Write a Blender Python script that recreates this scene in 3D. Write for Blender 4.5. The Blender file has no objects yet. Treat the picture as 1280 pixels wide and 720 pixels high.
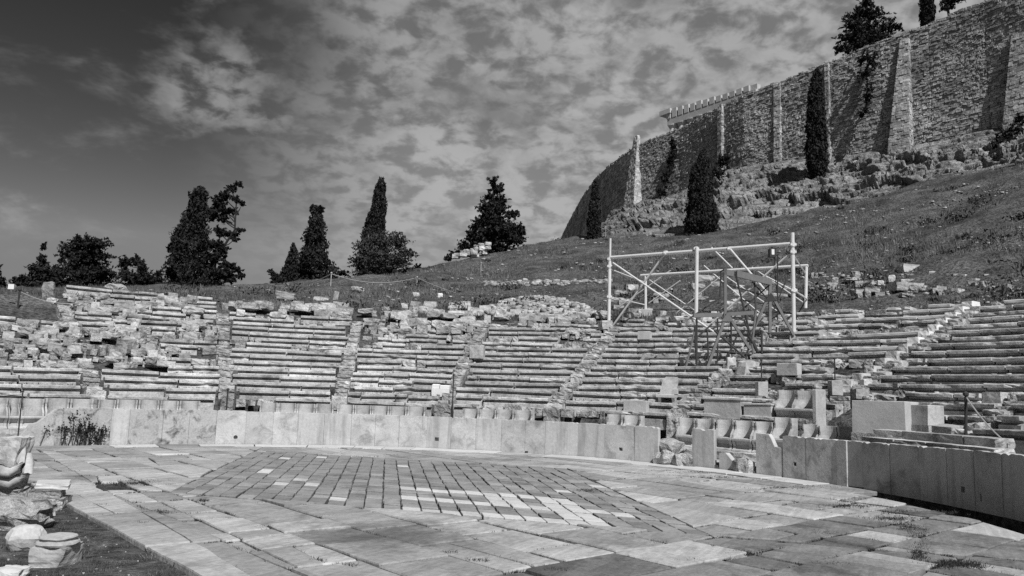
import bpy, math, random
import numpy as np
from mathutils import Vector, Matrix, noise as mnoise

random.seed(7); rng = np.random.default_rng(7)
S = bpy.context.scene
COL = S.collection
rad = math.radians

# ------------------------------------------------------------------ camera, sky, sun, exposure
F, CAMH = 975.0, 2.09
PITCH, ROLL = math.atan(128.64/975), math.atan(.031)
cam = bpy.data.cameras.new('camera'); cam.sensor_width = 36; cam.lens = F/1280*36
cam.clip_start = .1; cam.clip_end = 8000
co = bpy.data.objects.new('camera', cam); COL.objects.link(co)
CM = Matrix.Rotation(math.pi/2+PITCH, 3, 'X') @ Matrix.Rotation(ROLL, 3, 'Z')
co.matrix_world = Matrix.Translation((0, 0, CAMH)) @ CM.to_4x4()
S.camera = co
S.view_settings.view_transform = 'Standard'; S.view_settings.look = 'None'
S.view_settings.exposure = 0; S.view_settings.gamma = 1
S.cycles.max_bounces = 6; S.cycles.diffuse_bounces = 1; S.cycles.use_denoising = False

SUN_AZ, SUN_EL = rad(-21), rad(49)          # azimuth the light travels TOWARD (from +Y, + to the right), elevation
sd = Vector((math.sin(SUN_AZ)*math.cos(SUN_EL), math.cos(SUN_AZ)*math.cos(SUN_EL), -math.sin(SUN_EL)))
sun = bpy.data.lights.new('sun', 'SUN'); sun.energy = 4.9; sun.angle = rad(.5); sun.color = (1, 1, 1)
so = bpy.data.objects.new('sun', sun); COL.objects.link(so)
so.rotation_euler = sd.to_track_quat('-Z', 'Y').to_euler()

W = bpy.data.worlds.new('World'); S.world = W; W.use_nodes = True
def world():
    nt = W.node_tree; N = nt.nodes; L = nt.links; N.clear()
    out = N.new('ShaderNodeOutputWorld'); bg = N.new('ShaderNodeBackground'); bg.inputs[1].default_value = .1
    sky = N.new('ShaderNodeTexSky'); sky.sky_type = 'NISHITA'; sky.sun_disc = False
    sky.sun_elevation = SUN_EL; sky.sun_rotation = math.atan2(-sd.x, -sd.y)
    sky.dust_density = .6; sky.ozone_density = 1.5; sky.air_density = 1
    sep = N.new('ShaderNodeSeparateColor'); L.new(sky.outputs[0], sep.inputs[0])
    tc = N.new('ShaderNodeTexCoord')
    sx = N.new('ShaderNodeSeparateXYZ'); L.new(tc.outputs['Generated'], sx.inputs[0])
    def m(op, a, b=None, c=None):
        n = N.new('ShaderNodeMath'); n.operation = op
        for i, v in enumerate((a, b, c)):
            if v is None: continue
            if isinstance(v, (int, float)): n.inputs[i].default_value = v
            else: L.new(v, n.inputs[i])
        return n.outputs[0]
    def smooth(v, a, b, lo=0., hi=1.):
        n = N.new('ShaderNodeMapRange'); n.interpolation_type = 'SMOOTHSTEP'
        L.new(v, n.inputs[0])
        for i, q in enumerate((a, b, lo, hi)): n.inputs[i+1].default_value = q
        return n.outputs[0]
    x, y, z = sx.outputs
    zz = m('MAXIMUM', m('ADD', z, .34), .05)
    cx, cy = m('DIVIDE', x, zz), m('DIVIDE', y, zz)
    cv = N.new('ShaderNodeCombineXYZ'); L.new(cx, cv.inputs[0]); L.new(cy, cv.inputs[1])
    def nz(scale, det, rough, dist, off=0., sy=1.):
        mp = N.new('ShaderNodeMapping'); mp.inputs['Location'].default_value = (off, off*.7, 0)
        mp.inputs['Scale'].default_value = (1, sy, 1); L.new(cv.outputs[0], mp.inputs[0])
        n = N.new('ShaderNodeTexNoise'); n.inputs['Scale'].default_value = scale; n.inputs['Detail'].default_value = det
        n.inputs['Roughness'].default_value = rough; n.inputs['Distortion'].default_value = dist
        L.new(mp.outputs[0], n.inputs[0]); return n.outputs[0]
    big = nz(1.5, 3, .5, .3, 3.1)
    puff = nz(18, 5, .55, .2, 1.7)
    puff2 = nz(5.5, 5, .6, .3, 5.2)
    wisp = nz(2.4, 6, .6, .3, 8.3, 1.1)
    # the cloud bank thickens to the right of the sky, the left stays clear but for wisps
    az = m('ARCTAN2', x, y)
    bank = smooth(az, -.44, -.08)
    cover = m('MULTIPLY', bank, smooth(big, .28, .52, .55, 1.))
    d1 = m('MULTIPLY', m('MULTIPLY', smooth(puff, .36, .6, .1, 1.), smooth(puff2, .32, .56, .35, 1.)), cover)
    veil = m('MULTIPLY', smooth(big, .26, .58, .32, .66), bank)
    d2 = m('MULTIPLY', smooth(wisp, .52, .74, 0, .55), smooth(puff, .36, .6, .15, 1.))
    dens = m('MAXIMUM', m('ADD', m('MULTIPLY', d1, .58), m('MULTIPLY', veil, .52)), d2)
    dens = m('MULTIPLY', m('MINIMUM', dens, 1.), smooth(z, .02, .2, .25, 1.))
    # black and white film behind a red filter: the red part of the sky only
    base = m('MULTIPLY', m('POWER', m('MINIMUM', sep.outputs[0], 3.3), 2.1), SKY_GAIN)
    mix = N.new('ShaderNodeMix'); mix.data_type = 'FLOAT'
    L.new(dens, mix.inputs[0]); L.new(base, mix.inputs[2]); mix.inputs[3].default_value = CLOUD
    L.new(mix.outputs[0], bg.inputs[0]); L.new(bg.outputs[0], out.inputs[0])
SKY_GAIN, CLOUD = .18, 4.5
world()

# ------------------------------------------------------------------ pixel rays (1280x720 photograph)
def ray(px, py): return CM @ Vector(((px-640)/F, -(py-360)/F, -1))
EYE = Vector((0, 0, CAMH))
def at_z(px, py, z=0.):
    d = ray(px, py); return EYE + d*((z-CAMH)/d.z)
def at_Y(px, py, Y):
    d = ray(px, py); return EYE + d*(Y/d.y)
CX, CY, R = -4.2, 14.2, 13.8
def at_r(px, py, r):
    d = ray(px, py); a = d.x**2+d.y**2; b = -2*(d.x*CX+d.y*CY); c = CX*CX+CY*CY-r*r
    return EYE + d*((-b+math.sqrt(b*b-4*a*c))/(2*a))
def theta(P): return math.degrees(math.atan2(P.y-CY, P.x-CX))
def pol(th, r, z=0.): return Vector((CX+r*math.cos(rad(th)), CY+r*math.sin(rad(th)), z))
def th_px(px, py, r): return theta(at_r(px, py, r))

# ------------------------------------------------------------------ materials
MATS = {}
def mat(name, base, dark=.5, nscale=2., stain=.0, stain_scale=1., rnd=.2, speck=.15, bump=.4, bscale=18., rough=.9, streak=False, attr=None, bdist=.03, veins=False, grassy=False):
    m = bpy.data.materials.new(name); m.use_nodes = True; nt = m.node_tree; N = nt.nodes; L = nt.links
    b = N['Principled BSDF']; b.inputs['Roughness'].default_value = rough
    b.inputs['Specular IOR Level'].default_value = .2
    geo = N.new('ShaderNodeNewGeometry'); oi = N.new('ShaderNodeObjectInfo')
    def M(op, a, c):
        n = N.new('ShaderNodeMath'); n.operation = op
        for i, v in enumerate((a, c)):
            if isinstance(v, (int, float)): n.inputs[i].default_value = v
            else: L.new(v, n.inputs[i])
        return n.outputs[0]
    def NZ(sc, det=5, ro=.6, vec=None, dist=0.):
        n = N.new('ShaderNodeTexNoise'); n.inputs['Scale'].default_value = sc; n.inputs['Detail'].default_value = det
        n.inputs['Roughness'].default_value = ro; n.inputs['Distortion'].default_value = dist
        L.new(vec if vec else geo.outputs['Position'], n.inputs[0]); return n.outputs[0]
    def MR(v, a, c, lo, hi):
        n = N.new('ShaderNodeMapRange'); L.new(v, n.inputs[0])
        for i, q in enumerate((a, c, lo, hi)): n.inputs[i+1].default_value = q
        return n.outputs[0]
    v = MR(NZ(nscale), .3, .7, base*(1-dark*.5), base*(1+dark*.5))
    v = M('MULTIPLY', v, MR(NZ(nscale*14, 3), .3, .7, 1-speck, 1+speck))
    v = M('MULTIPLY', v, MR(oi.outputs['Random'], 0, 1, 1-rnd, 1+rnd))
    if veins:
        mp = N.new('ShaderNodeMapping'); mp.inputs['Rotation'].default_value = (0, 0, rad(-62)); L.new(geo.outputs['Position'], mp.inputs[0])
        mp2 = N.new('ShaderNodeMapping'); mp2.inputs['Scale'].default_value = (.5, 4.5, 1); L.new(mp.outputs[0], mp2.inputs[0])
        v = M('MULTIPLY', v, MR(NZ(1.6, 6, .65, mp2.outputs[0], .8), .3, .7, .8, 1.2))
        # damp earthy patch left on the stones in front of the inlay
        vs = N.new('ShaderNodeVectorMath'); vs.operation = 'DISTANCE'; pp = at_z(500, 670); vs.inputs[1].default_value = (pp.x, pp.y, 0); L.new(geo.outputs['Position'], vs.inputs[0])
        v = M('MULTIPLY', v, MR(M('ADD', vs.outputs['Value'], M('MULTIPLY', NZ(1.3, 6, .7), 3.2)), 2.0, 3.1, .5, 1))
    if grassy:      # thin grass and earth lie on the flat ledges
        sn = N.new('ShaderNodeSeparateXYZ'); L.new(geo.outputs['Normal'], sn.inputs[0])
        mg = N.new('ShaderNodeMix'); mg.data_type = 'FLOAT'; L.new(MR(M('ADD', sn.outputs[2], M('MULTIPLY', NZ(.5, 5, .7), 1.0)), 1.2, 1.45, 0, 1), mg.inputs[0]); L.new(v, mg.inputs[2])
        L.new(MR(NZ(6, 4), .3, .7, .05, .13), mg.inputs[3]); v = mg.outputs[0]
    if attr:
        at = N.new('ShaderNodeAttribute'); at.attribute_name = attr
        v = M('MULTIPLY', v, MR(at.outputs['Fac'], 0, 1, .68, 1.36))
    if stain:
        if streak:
            mp = N.new('ShaderNodeMapping'); mp.inputs['Scale'].default_value = (5, 5, .5); L.new(geo.outputs['Position'], mp.inputs[0])
            st = NZ(stain_scale, 5, .6, mp.outputs[0], .4)
        else: st = NZ(stain_scale, 6, .68, None, .5)
        v = M('MULTIPLY', v, MR(st, .5, .66, 1, 1-stain))
    cc = N.new('ShaderNodeCombineColor')
    for i in range(3): L.new(v, cc.inputs[i])
    L.new(cc.outputs[0], b.inputs['Base Color'])
    if bump:
        bp = N.new('ShaderNodeBump'); bp.inputs['Strength'].default_value = bump; bp.inputs['Distance'].default_value = bdist
        L.new(M('ADD', NZ(bscale, 6, .65), M('MULTIPLY', NZ(bscale*.22, 4), 1.6)), bp.inputs['Height']); L.new(bp.outputs[0], b.inputs['Normal'])
    MATS[name] = m; return m
mat('seat_stone', .42, .55, 1.1, .55, 1.9, .26, .22, .6, 14)
mat('new_marble', .5, .25, 1.5, .12, 1.2, .06, .08, .2, 10)
mat('white_marble', .7, .15, 2, .1, 2, .04, .06, .15, 12)
mat('rough_stone', .36, .7, 2.4, .6, 3.2, .3, .3, 1., 7, bdist=.1)
mat('parapet_marble', .46, .25, .9, .28, .8, .07, .1, .22, 9, streak=True)
mat('parapet_plain', .46, .4, 1.6, .4, 2.2, .09, .12, .3, 9)
mat('stained_marble', .42, .3, 1.4, .78, 2.6, .07, .15, .4, 9)
mat('throne_marble', .43, .3, 1.8, .35, 1.6, .07, .12, .3, 12)
mat('paving', .315, .38, .8, .42, .5, .24, .16, .5, 12, veins=True)
mat('paving_pale', .41, .35, 1., .35, .8, .1, .14, .4, 12, veins=True)
mat('paving_worn', .18, .5, 1.1, .55, .8, .28, .2, .6, 12, veins=True)
mat('inlay', .25, .4, 1.5, .35, 1.2, .24, .14, .35, 14)
mat('inlay_pale', .5, .2, 1.5, .2, 1.2, .1, .1, .3, 14)
mat('ground', .092, 1.1, .5, .5, .2, .0, .8, 1., 4, bdist=.25)
mat('grass', .075, .8, .9, .0, 1, .0, .3, 0)
mat('dry_grass', .17, .6, 1.3, .0, 1, .0, .3, 0)
mat('rubble', .34, .5, 2.4, .4, 3.2, .0, .3, .8, 7, attr='tone', bdist=.08)
mat('weeds', .045, .6, 2.9, .0, 1, .0, .3, 0)
mat('rock', .27, .7, .5, .6, .35, .0, .35, 1., 2.2, bdist=.35, grassy=True)
mat('masonry', .38, .6, .16, .5, .22, .05, .3, .8, 5, attr='tone', bdist=.08)
mat('masonry_pale', .48, .3, .4, .2, .4, .05, .2, .7, 5, attr='tone', bdist=.05)
mat('mortar', .17, .4, .6, .2, .5, 0, .2, .6, 5)
mat('temple', .5, .3, .3, .2, .3, .08, .1, .2, 3)
mat('foliage', .019, .8, .7, .0, 1, .12, .3, 0, rough=.75)
mat('olive_leaf', .05, .7, .9, .0, 1, .1, .3, 0, rough=.75)
mat('bark', .035, .5, 3, .3, 2, .1, .3, .6, 12)
mat('white_pipe', .62, .12, 3, .12, 3, .06, .05, .05, 20, rough=.45)
mat('grey_steel', .16, .2, 3, .2, 3, .08, .08, .05, 20, rough=.5)
mat('dark_iron', .045, .3, 4, 0, 1, .1, .1, .1, 20, rough=.6)
mat('concrete', .4, .3, 3, .2, 2, .1, .15, .4, 16)
mat('rope', .3, .3, 3, 0, 1, .1, .1, 0)
mat('white_paint', .75, .1, 3, 0, 1, .0, .05, 0)

# ------------------------------------------------------------------ mesh helpers
def mesh_obj(name, verts, faces, m, parent=None, loc=None, smooth=False):
    me = bpy.data.meshes.new(name); me.from_pydata([tuple(v) for v in verts], [], faces); me.update()
    me.materials.append(MATS[m])
    if smooth: me.shade_smooth()
    return link(name, me, parent, loc)
def link(name, me, parent=None, loc=None, rz=None, scale=None, m=None):
    o = bpy.data.objects.new(name, me); COL.objects.link(o)
    if parent: o.parent = parent
    if loc is not None: o.location = loc
    if rz is not None: o.rotation_euler = rz if isinstance(rz, tuple) else (0, 0, rz)
    if scale is not None: o.scale = scale
    if m:
        o.material_slots[0].link = 'OBJECT'; o.material_slots[0].material = MATS[m]
    return o
def empty(name, loc=(0, 0, 0), rz=0.):
    o = bpy.data.objects.new(name, None); o.empty_display_size = .2; COL.objects.link(o); o.location = loc; o.rotation_euler = (0, 0, rz); return o
def tag(o, label=None, cat=None, group=None, kind=None):
    if label: o['label'] = label
    if cat: o['category'] = cat
    if group: o['group'] = group
    if kind: o['kind'] = kind
    return o
def fast(name, V, faces_n, m, parent=None, tone=None, idx=None):
    """numpy mesh: V (n,3), all faces with faces_n corners laid out in order (or index array idx)."""
    V = np.asarray(V, np.float32); me = bpy.data.meshes.new(name)
    me.vertices.add(len(V)); me.vertices.foreach_set('co', V.ravel())
    li = np.arange(len(V), dtype=np.int32) if idx is None else np.asarray(idx, np.int32).ravel()
    nf = len(li)//faces_n
    me.loops.add(len(li)); me.loops.foreach_set('vertex_index', li)
    me.polygons.add(nf); me.polygons.foreach_set('loop_start', np.arange(0, nf*faces_n, faces_n, dtype=np.int32))
    if tone is not None:
        a = me.attributes.new('tone', 'FLOAT', 'FACE'); a.data.foreach_set('value', np.asarray(tone, np.float32))
    me.update(calc_edges=True); me.validate(); me.materials.append(MATS[m])
    return link(name, me, parent)
class MB:
    def __init__(s): s.v = []; s.f = []
    def add(s, v, f):
        b = len(s.v); s.v += [Vector(p) for p in v]; s.f += [tuple(i+b for i in q) for q in f]; return s
    def box(s, x0, x1, y0, y1, z0, z1, jit=0., bev=0.):
        if bev:
            v = []; f = []
            for z, i in ((z0, 0), (z1-bev, 0), (z1, bev)):
                v += [(x0+i, y0+i, z), (x1-i, y0+i, z), (x1-i, y1-i, z), (x0+i, y1-i, z)]
            for k in (0, 4):
                f += [(k+a, k+(a+1) % 4, k+4+(a+1) % 4, k+4+a) for a in range(4)]
            f += [(8, 9, 10, 11), (3, 2, 1, 0)]
        else:
            v = [(x, y, z) for z in (z0, z1) for x, y in ((x0, y0), (x1, y0), (x1, y1), (x0, y1))]
            f = [(0, 1, 5, 4), (1, 2, 6, 5), (2, 3, 7, 6), (3, 0, 4, 7), (4, 5, 6, 7), (3, 2, 1, 0)]
        if jit: v = [tuple(c+random.uniform(-jit, jit) for c in p) for p in v]
        return s.add(v, f)
    def tube(s, pts, r, n=8, r2=None):
        pts = [Vector(p) for p in pts]; rings = []
        for i, p in enumerate(pts):
            d = (pts[min(i+1, len(pts)-1)]-pts[max(i-1, 0)]).normalized()
            a = d.cross(Vector((0, 0, 1)) if abs(d.z) < .9 else Vector((1, 0, 0))).normalized(); b = d.cross(a)
            rr = r if r2 is None else r+(r2-r)*i/(len(pts)-1)
            rings.append([p+(a*math.cos(2*math.pi*k/n)+b*math.sin(2*math.pi*k/n))*rr for k in range(n)])
        v = [q for g in rings for q in g]; f = []
        for i in range(len(pts)-1):
            f += [(i*n+k, i*n+(k+1) % n, (i+1)*n+(k+1) % n, (i+1)*n+k) for k in range(n)]
        f += [tuple(range(n))[::-1], tuple((len(pts)-1)*n+k for k in range(n))]
        return s.add(v, f)
    def lathe(s, prof, n=28, c=(0, 0, 0), wob=0.):
        v = []; f = []; m = len(prof)
        for r, z in prof:
            for k in range(n):
                a = 2*math.pi*k/n; q = r*(1+random.uniform(-wob, wob)); v.append((c[0]+q*math.cos(a), c[1]+q*math.sin(a), c[2]+z))
        for i in range(m-1):
            f += [(i*n+k, i*n+(k+1) % n, (i+1)*n+(k+1) % n, (i+1)*n+k) for k in range(n)]
        f += [tuple(range(n))[::-1], tuple((m-1)*n+k for k in range(n))]
        return s.add(v, f)
    def build(s, name, m, parent=None, loc=None, smooth=False, rz=None):
        o = mesh_obj(name, s.v, s.f, m, parent, loc, smooth)
        if rz is not None: o.rotation_euler = (0, 0, rz)
        return o
def prism(poly, d, front=0.):
    """polygon in x,z extruded from y=front to y=front+d."""
    n = len(poly); v = [(x, front, z) for x, z in poly]+[(x, front+d, z) for x, z in poly]
    f = [tuple(range(n)), tuple(range(2*n-1, n-1, -1))]+[(i, i+n, (i+1) % n+n, (i+1) % n) for i in range(n)]
    return v, f

def stone_data(seed, n=3, rnd=.45, amp=.16, fr=1.3):
    """a weathered lump in a unit box (-.5...5): subdivided cube, rounded and broken up with noise."""
    off = Vector((seed*7.13, seed*3.7, seed*1.9)); idx = {}; v = []; f = []
    def vid(p):
        k = tuple(round(c*n) for c in p)
        if k not in idx: idx[k] = len(v); v.append(Vector(p))
        return idx[k]
    for ax in range(3):
        for sgn in (0, 1):
            for i in range(n):
                for j in range(n):
                    q = []
                    for a, b in ((i, j), (i+1, j), (i+1, j+1), (i, j+1)):
                        p = [0, 0, 0]; p[ax] = sgn; p[(ax+1) % 3] = a/n; p[(ax+2) % 3] = b/n; q.append(vid(p))
                    f.append(tuple(q if sgn else q[::-1]))
    out = []
    for p in v:
        c = p-Vector((.5, .5, .5)); s = c.normalized()*.62
        c = c.lerp(s, rnd)
        c += Vector(mnoise.noise_vector(c*fr*2+off))*amp
        out.append(c)
    return out, f
STONES = []
for i in range(10):
    v, f = stone_data(i+1, 3 if i < 6 else 4, .25+.04*i, .13+.012*(i % 5))
    me = bpy.data.meshes.new('stone'); me.from_pydata([tuple(p) for p in v], [], f); me.update(); me.materials.append(MATS['rough_stone']); STONES.append(me)
LUMPS = [stone_data(40+i, 2, .35, .2) for i in range(6)]
SQUARED = []
for i in range(8):
    v, f = stone_data(80+i, 4, .07, .055, 1.6)
    me = bpy.data.meshes.new('squared_stone'); me.from_pydata([tuple(p) for p in v], [], f); me.update(); me.materials.append(MATS['seat_stone']); SQUARED.append(me)

# ------------------------------------------------------------------ terrain
T, RISE, R0, Z0 = .75, .29, 17.0, 1.84      # seat depth, rise, radius and top of the first row
E1 = Vector((-math.sin(rad(41)), math.cos(rad(41)), 0)); E2 = Vector((math.cos(rad(41)), math.sin(rad(41)), 0))
CH0, CH1 = -42., 19.5                        # the stretch of gutter that lies open
CTRL = []
def cp(px, py, D): CTRL.append(at_Y(px, py, D))
for px, py, D in [(-160, 372, 52), (-60, 368, 54), (0, 366, 56), (70, 364, 57), (130, 361, 58), (220, 359, 60), (340, 357, 62), (430, 350, 66), (480, 345, 69),
                  (560, 329, 76), (640, 313, 86), (700, 303, 96), (760, 297, 101), (830, 293, 97), (900, 287, 90), (960, 272, 86), (1020, 259, 82), (1090, 243, 78),
                  (1160, 225, 73), (1230, 209, 69), (1280, 200, 66), (1400, 175, 60), (1550, 140, 52),
                  (300, 372, 50), (600, 345, 60), (760, 335, 62), (900, 325, 58), (1050, 300, 56), (1200, 280, 48), (1280, 290, 40), (700, 362, 50),
                  (900, 360, 46)]: cp(px, py, D)
for th in range(-40, 200, 12): CTRL.append(pol(th, 28.4, Z0+RISE*(28.4-R0)/T-.35))
for px, D, z in [(-160, 85, 4), (0, 85, 5), (130, 88, 5.5), (340, 92, 6), (480, 105, 9), (560, 115, 12), (640, 130, 15), (700, 150, 18), (760, 140, 24), (900, 125, 25), (1020, 110, 27),
                 (1150, 100, 28), (1280, 92, 28), (1400, 84, 28), (-300, 200, -2), (300, 220, -2), (700, 260, 10), (1000, 200, 28), (1300, 160, 30)]:
    p = at_Y(px, 480, D); CTRL.append(Vector((p.x, p.y, z)))
CTRL += [Vector((60, 20, 14)), Vector((90, 60, 26)), Vector((70, -20, 6)), Vector((-60, 20, 1)), Vector((-110, 60, 0)), Vector((-40, 5, 2)), Vector((50, 5, 9))]
_P = np.array([[p.x, p.y] for p in CTRL]); _Z = np.array([p.z for p in CTRL])
def _k(d): return np.where(d > 1e-6, d*d*np.log(np.maximum(d, 1e-6)), 0.)
_n = len(_P); _A = np.zeros((_n+3, _n+3))
_A[:_n, :_n] = _k(np.linalg.norm(_P[:, None]-_P[None], axis=2))+np.eye(_n)*6.
_A[:_n, _n] = 1; _A[:_n, _n+1:] = _P; _A[_n, :_n] = 1; _A[_n+1:, :_n] = _P.T
_w = np.linalg.solve(_A, np.r_[_Z, 0, 0, 0])
def ss(a, b, x): t = np.clip((x-a)/(b-a), 0, 1); return t*t*(3-2*t)
def terrain(x, y):
    x = np.asarray(x, float); y = np.asarray(y, float); sh = x.shape; x = x.ravel(); y = y.ravel()
    d = np.sqrt((x[:, None]-_P[None, :, 0])**2+(y[:, None]-_P[None, :, 1])**2)
    hill = _k(d)@_w[:_n]+_w[_n]+x*_w[_n+1]+y*_w[_n+2]
    r = np.hypot(x-CX, y-CY); th = np.degrees(np.arctan2(y-CY, x-CX)); th = np.where(th < -110, th+360, th)
    hill = hill*(1-ss(170, 330, r))+ss(170, 330, r)*np.where(x > 0, 4., -4.)
    cav = np.where(r < R+.02, -.055, np.where(r < R+1.55, .12, np.where(r < R0, .3, Z0+RISE*(r-R0)/T-.42)))
    cav = np.where((r > R-.97) & (r < R-.0) & (th > CH0) & (th < CH1), -.5, cav)
    w = ss(27.6, 29.6, r); z = cav*(1-w)+hill*w
    a = ss(-75, -45, th)*(1-ss(152, 175, th)); z = np.where(r > R+.02, z*a+(-.07)*(1-a), z)
    return z.reshape(sh)
def tz(x, y): return float(terrain(np.array([x]), np.array([y]))[0])
def hit(px, py, t0=15., t1=180., strict=False):
    d = ray(px, py); ts = np.linspace(t0, t1, 900)/d.y
    g = terrain(d.x*ts, d.y*ts)-(CAMH+d.z*ts); i = np.argmax(g > 0)
    if not (g > 0).any():      # the ray just skims the crest
        if strict: return None
        i = int(np.argmax(g[:int(len(ts)*.8)])); return Vector((d.x*ts[i], d.y*ts[i], CAMH+d.z*ts[i]+g[i]))
    return Vector((d.x*ts[i], d.y*ts[i], CAMH+d.z*ts[i]))

def build_ground():
    rs = list(np.arange(0, 12.4, 1.4))+[12.80, 12.83, 12.85, 13.2, 13.6, 13.79, 13.83, 14.4, 15.0, 15.34, 15.36, 16, 16.98, 17.02]
    rs += list(np.arange(17.4, 30, .4)); r = 30.
    while r < 330: r *= 1.02; rs.append(r)
    rs += [380, 480, 700, 1200, 2500, 6000]
    ths = list(np.arange(-12, 150, .5))+list(np.arange(150, 348, 3.))
    rs = np.array(rs); ths = np.array(ths); nR, nT = len(rs), len(ths)
    rr, tt = np.meshgrid(rs, np.radians(ths), indexing='ij')
    X = CX+rr*np.cos(tt); Y = CY+rr*np.sin(tt); Z = terrain(X, Y)
    for i in range(nR):
        if rs[i] < 28 or rs[i] > 200: continue
        for j in range(nT):
            p = Vector((X[i, j], Y[i, j], 0)); k = min(1, (rs[i]-28)/3)
            Z[i, j] += k*(mnoise.fractal(p*.2, 1, 2, 4)*.42+mnoise.noise(p*1.3)*.13-.3*max(0, mnoise.noise(p*.45+Vector((7, 3, 0))))**2)
    V = np.stack([X, Y, Z], -1).reshape(-1, 3); ij = np.arange(nR*nT).reshape(nR, nT); jn = np.roll(ij, -1, 1)
    idx = np.stack([ij[:-1], ij[1:], jn[1:], jn[:-1]], -1).reshape(-1, 4)
    o = fast('ground', V, 4, 'ground', idx=idx); tag(o, kind='structure')
build_ground()

# ------------------------------------------------------------------ orchestra pavement
def clip(poly, n, c, keep=1):
    """keep the part of polygon where n.p <= c (keep=1) or >= c."""
    out = []; k = len(poly)
    for i in range(k):
        a, b = poly[i], poly[(i+1) % k]; da = (n[0]*a[0]+n[1]*a[1]-c)*keep; db = (n[0]*b[0]+n[1]*b[1]-c)*keep
        if da <= 0: out.append(a)
        if (da < 0 < db) or (db < 0 < da):
            t = da/(da-db); out.append((a[0]+(b[0]-a[0])*t, a[1]+(b[1]-a[1])*t))
    return out
def area(p): return .5*abs(sum(p[i][0]*p[(i+1) % len(p)][1]-p[(i+1) % len(p)][0]*p[i][1] for i in range(len(p))))
def back(P, d): return P+Vector((P.x, P.y, 0)).normalized()*d
def uv(p): v = Vector((p[0], p[1], 0)); return (v.dot(E1), v.dot(E2))
def xy(u, v): p = E1*u+E2*v; return (p.x, p.y)
cu, cv = uv((CX, CY)); RC = (15.6, 10.45); HL, HS = 8.4, 5.3
RH = [(RC[0]-HL, RC[1]), (RC[0], RC[1]-HS), (RC[0]+HL, RC[1]), (RC[0], RC[1]+HS)]     # near tip, left, far tip, right
def edge(a, b, inside):
    n = (b[1]-a[1], -(b[0]-a[0])); l = math.hypot(*n); n = (n[0]/l, n[1]/l); c = n[0]*a[0]+n[1]*a[1]
    if n[0]*inside[0]+n[1]*inside[1] > c: n = (-n[0], -n[1]); c = -c
    return n, c
EDGES = [edge(RH[i], RH[(i+1) % 4], RC) for i in range(4)]
BOUND = 12.86
CIRC = []
for k in range(72):
    a = 2*math.pi*k/72; CIRC.append(((math.cos(a), math.sin(a)), math.cos(a)*cu+math.sin(a)*cv+BOUND))
pave = empty('orchestra_pavement'); tag(pave, kind='structure')
def slab_obj(name, poly, m, gap, th=.1, jz=.012, bev=.012, joint=0., raw=False):
    n = len(poly); cxm = sum(p[0] for p in poly)/n; cym = sum(p[1] for p in poly)/n
    # inset by the joint
    def inset(p, g):
        out = []
        for q in p:
            dx, dy = q[0]-cxm, q[1]-cym; l = math.hypot(dx, dy) or 1; k = max(.2, 1-g*1.3/l); out.append((cxm+dx*k, cym+dy*k))
        return out
    p1 = inset(poly, gap); p2 = inset(poly, gap+bev)
    # break up long straight edges a little
    def rough(p, seed):
        out = []
        for i in range(len(p)):
            a, b = p[i], p[(i+1) % len(p)]; l = math.hypot(b[0]-a[0], b[1]-a[1]); k = max(1, int(l/.45))
            for j in range(k):
                t = j/k; q = (a[0]+(b[0]-a[0])*t, a[1]+(b[1]-a[1])*t)
                w = mnoise.noise_vector(Vector((q[0]*2.3, q[1]*2.3, seed)))*joint; out.append((q[0]+w.x, q[1]+w.y))
        return out
    if joint:
        sd_ = random.random()*50; p1 = rough(p1, sd_); p2 = rough(p2, sd_)
        if len(p1) != len(p2): p2 = [(cxm+(x-cxm)*.99, cym+(y-cym)*.99) for x, y in p1]
    n = len(p1); dz = random.uniform(-jz, jz); ta, tb = random.uniform(-.006, .006), random.uniform(-.006, .006)
    O = xy(cxm, cym); v = []
    for ring, z, tl in ((p1, -th, 0), (p1, -bev, 1), (p2, 0, 1)):
        for u_, v_ in ring:
            q = xy(u_, v_); v.append((q[0]-O[0], q[1]-O[1], z+tl*(dz+ta*(u_-cxm)+tb*(v_-cym))))
    f = [tuple(range(2*n, 3*n))]
    for k in (0, n): f += [(k+i, k+(i+1) % n, k+n+(i+1) % n, k+n+i) for i in range(n)]
    # orientation
    e = Vector(v[2*n+1])-Vector(v[2*n]); e2 = Vector(v[2*n+2])-Vector(v[2*n+1])
    s_ = sum(v[2*n+i][0]*v[2*n+(i+1) % n][1]-v[2*n+(i+1) % n][0]*v[2*n+i][1] for i in range(n))
    if s_ < 0: f = [q[::-1] for q in f]
    if raw: return [(x+O[0], y+O[1], z) for x, y, z in v], f
    return mesh_obj(name, v, f, m, pave, (O[0], O[1], 0))
slabs = []
def emit(poly):
    for n, c in CIRC:
        poly = clip(poly, n, c)
        if len(poly) < 3: return
    rest = poly
    for n, c in EDGES:
        if len(rest) < 3: break
        o = clip(rest, n, c, -1)
        if len(o) >= 3 and area(o) > .05: slabs.append(o)
        rest = clip(rest, n, c)
V0, USPLIT = 3.27, 7.1
random.seed(21)
v_edges = [V0, 4.22, 5.15, 6.2, 7.2, 8.2, 9.3, 10.4, 11.4, 12.4, 13.4, 14.5, 15.5, 16.6, 17.7, 18.8, 19.9, 21, 22.2, 23.6]
for a, b in zip(v_edges, v_edges[1:]):
    u = USPLIT
    u += random.uniform(.6, 1.8); prev = USPLIT
    while prev < 32:
        emit([(prev, a), (u, a), (u, b), (prev, b)]); prev = u; u += random.choice([1.3, 1.7, 2.1, 2.6])*random.uniform(.85, 1.15)
u = USPLIT; wd = [1.0, .8, 1.05, .85, 1.1, .9, 1.0, .95, 1.1, .85, 1.0, .95, 1.1]
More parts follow.
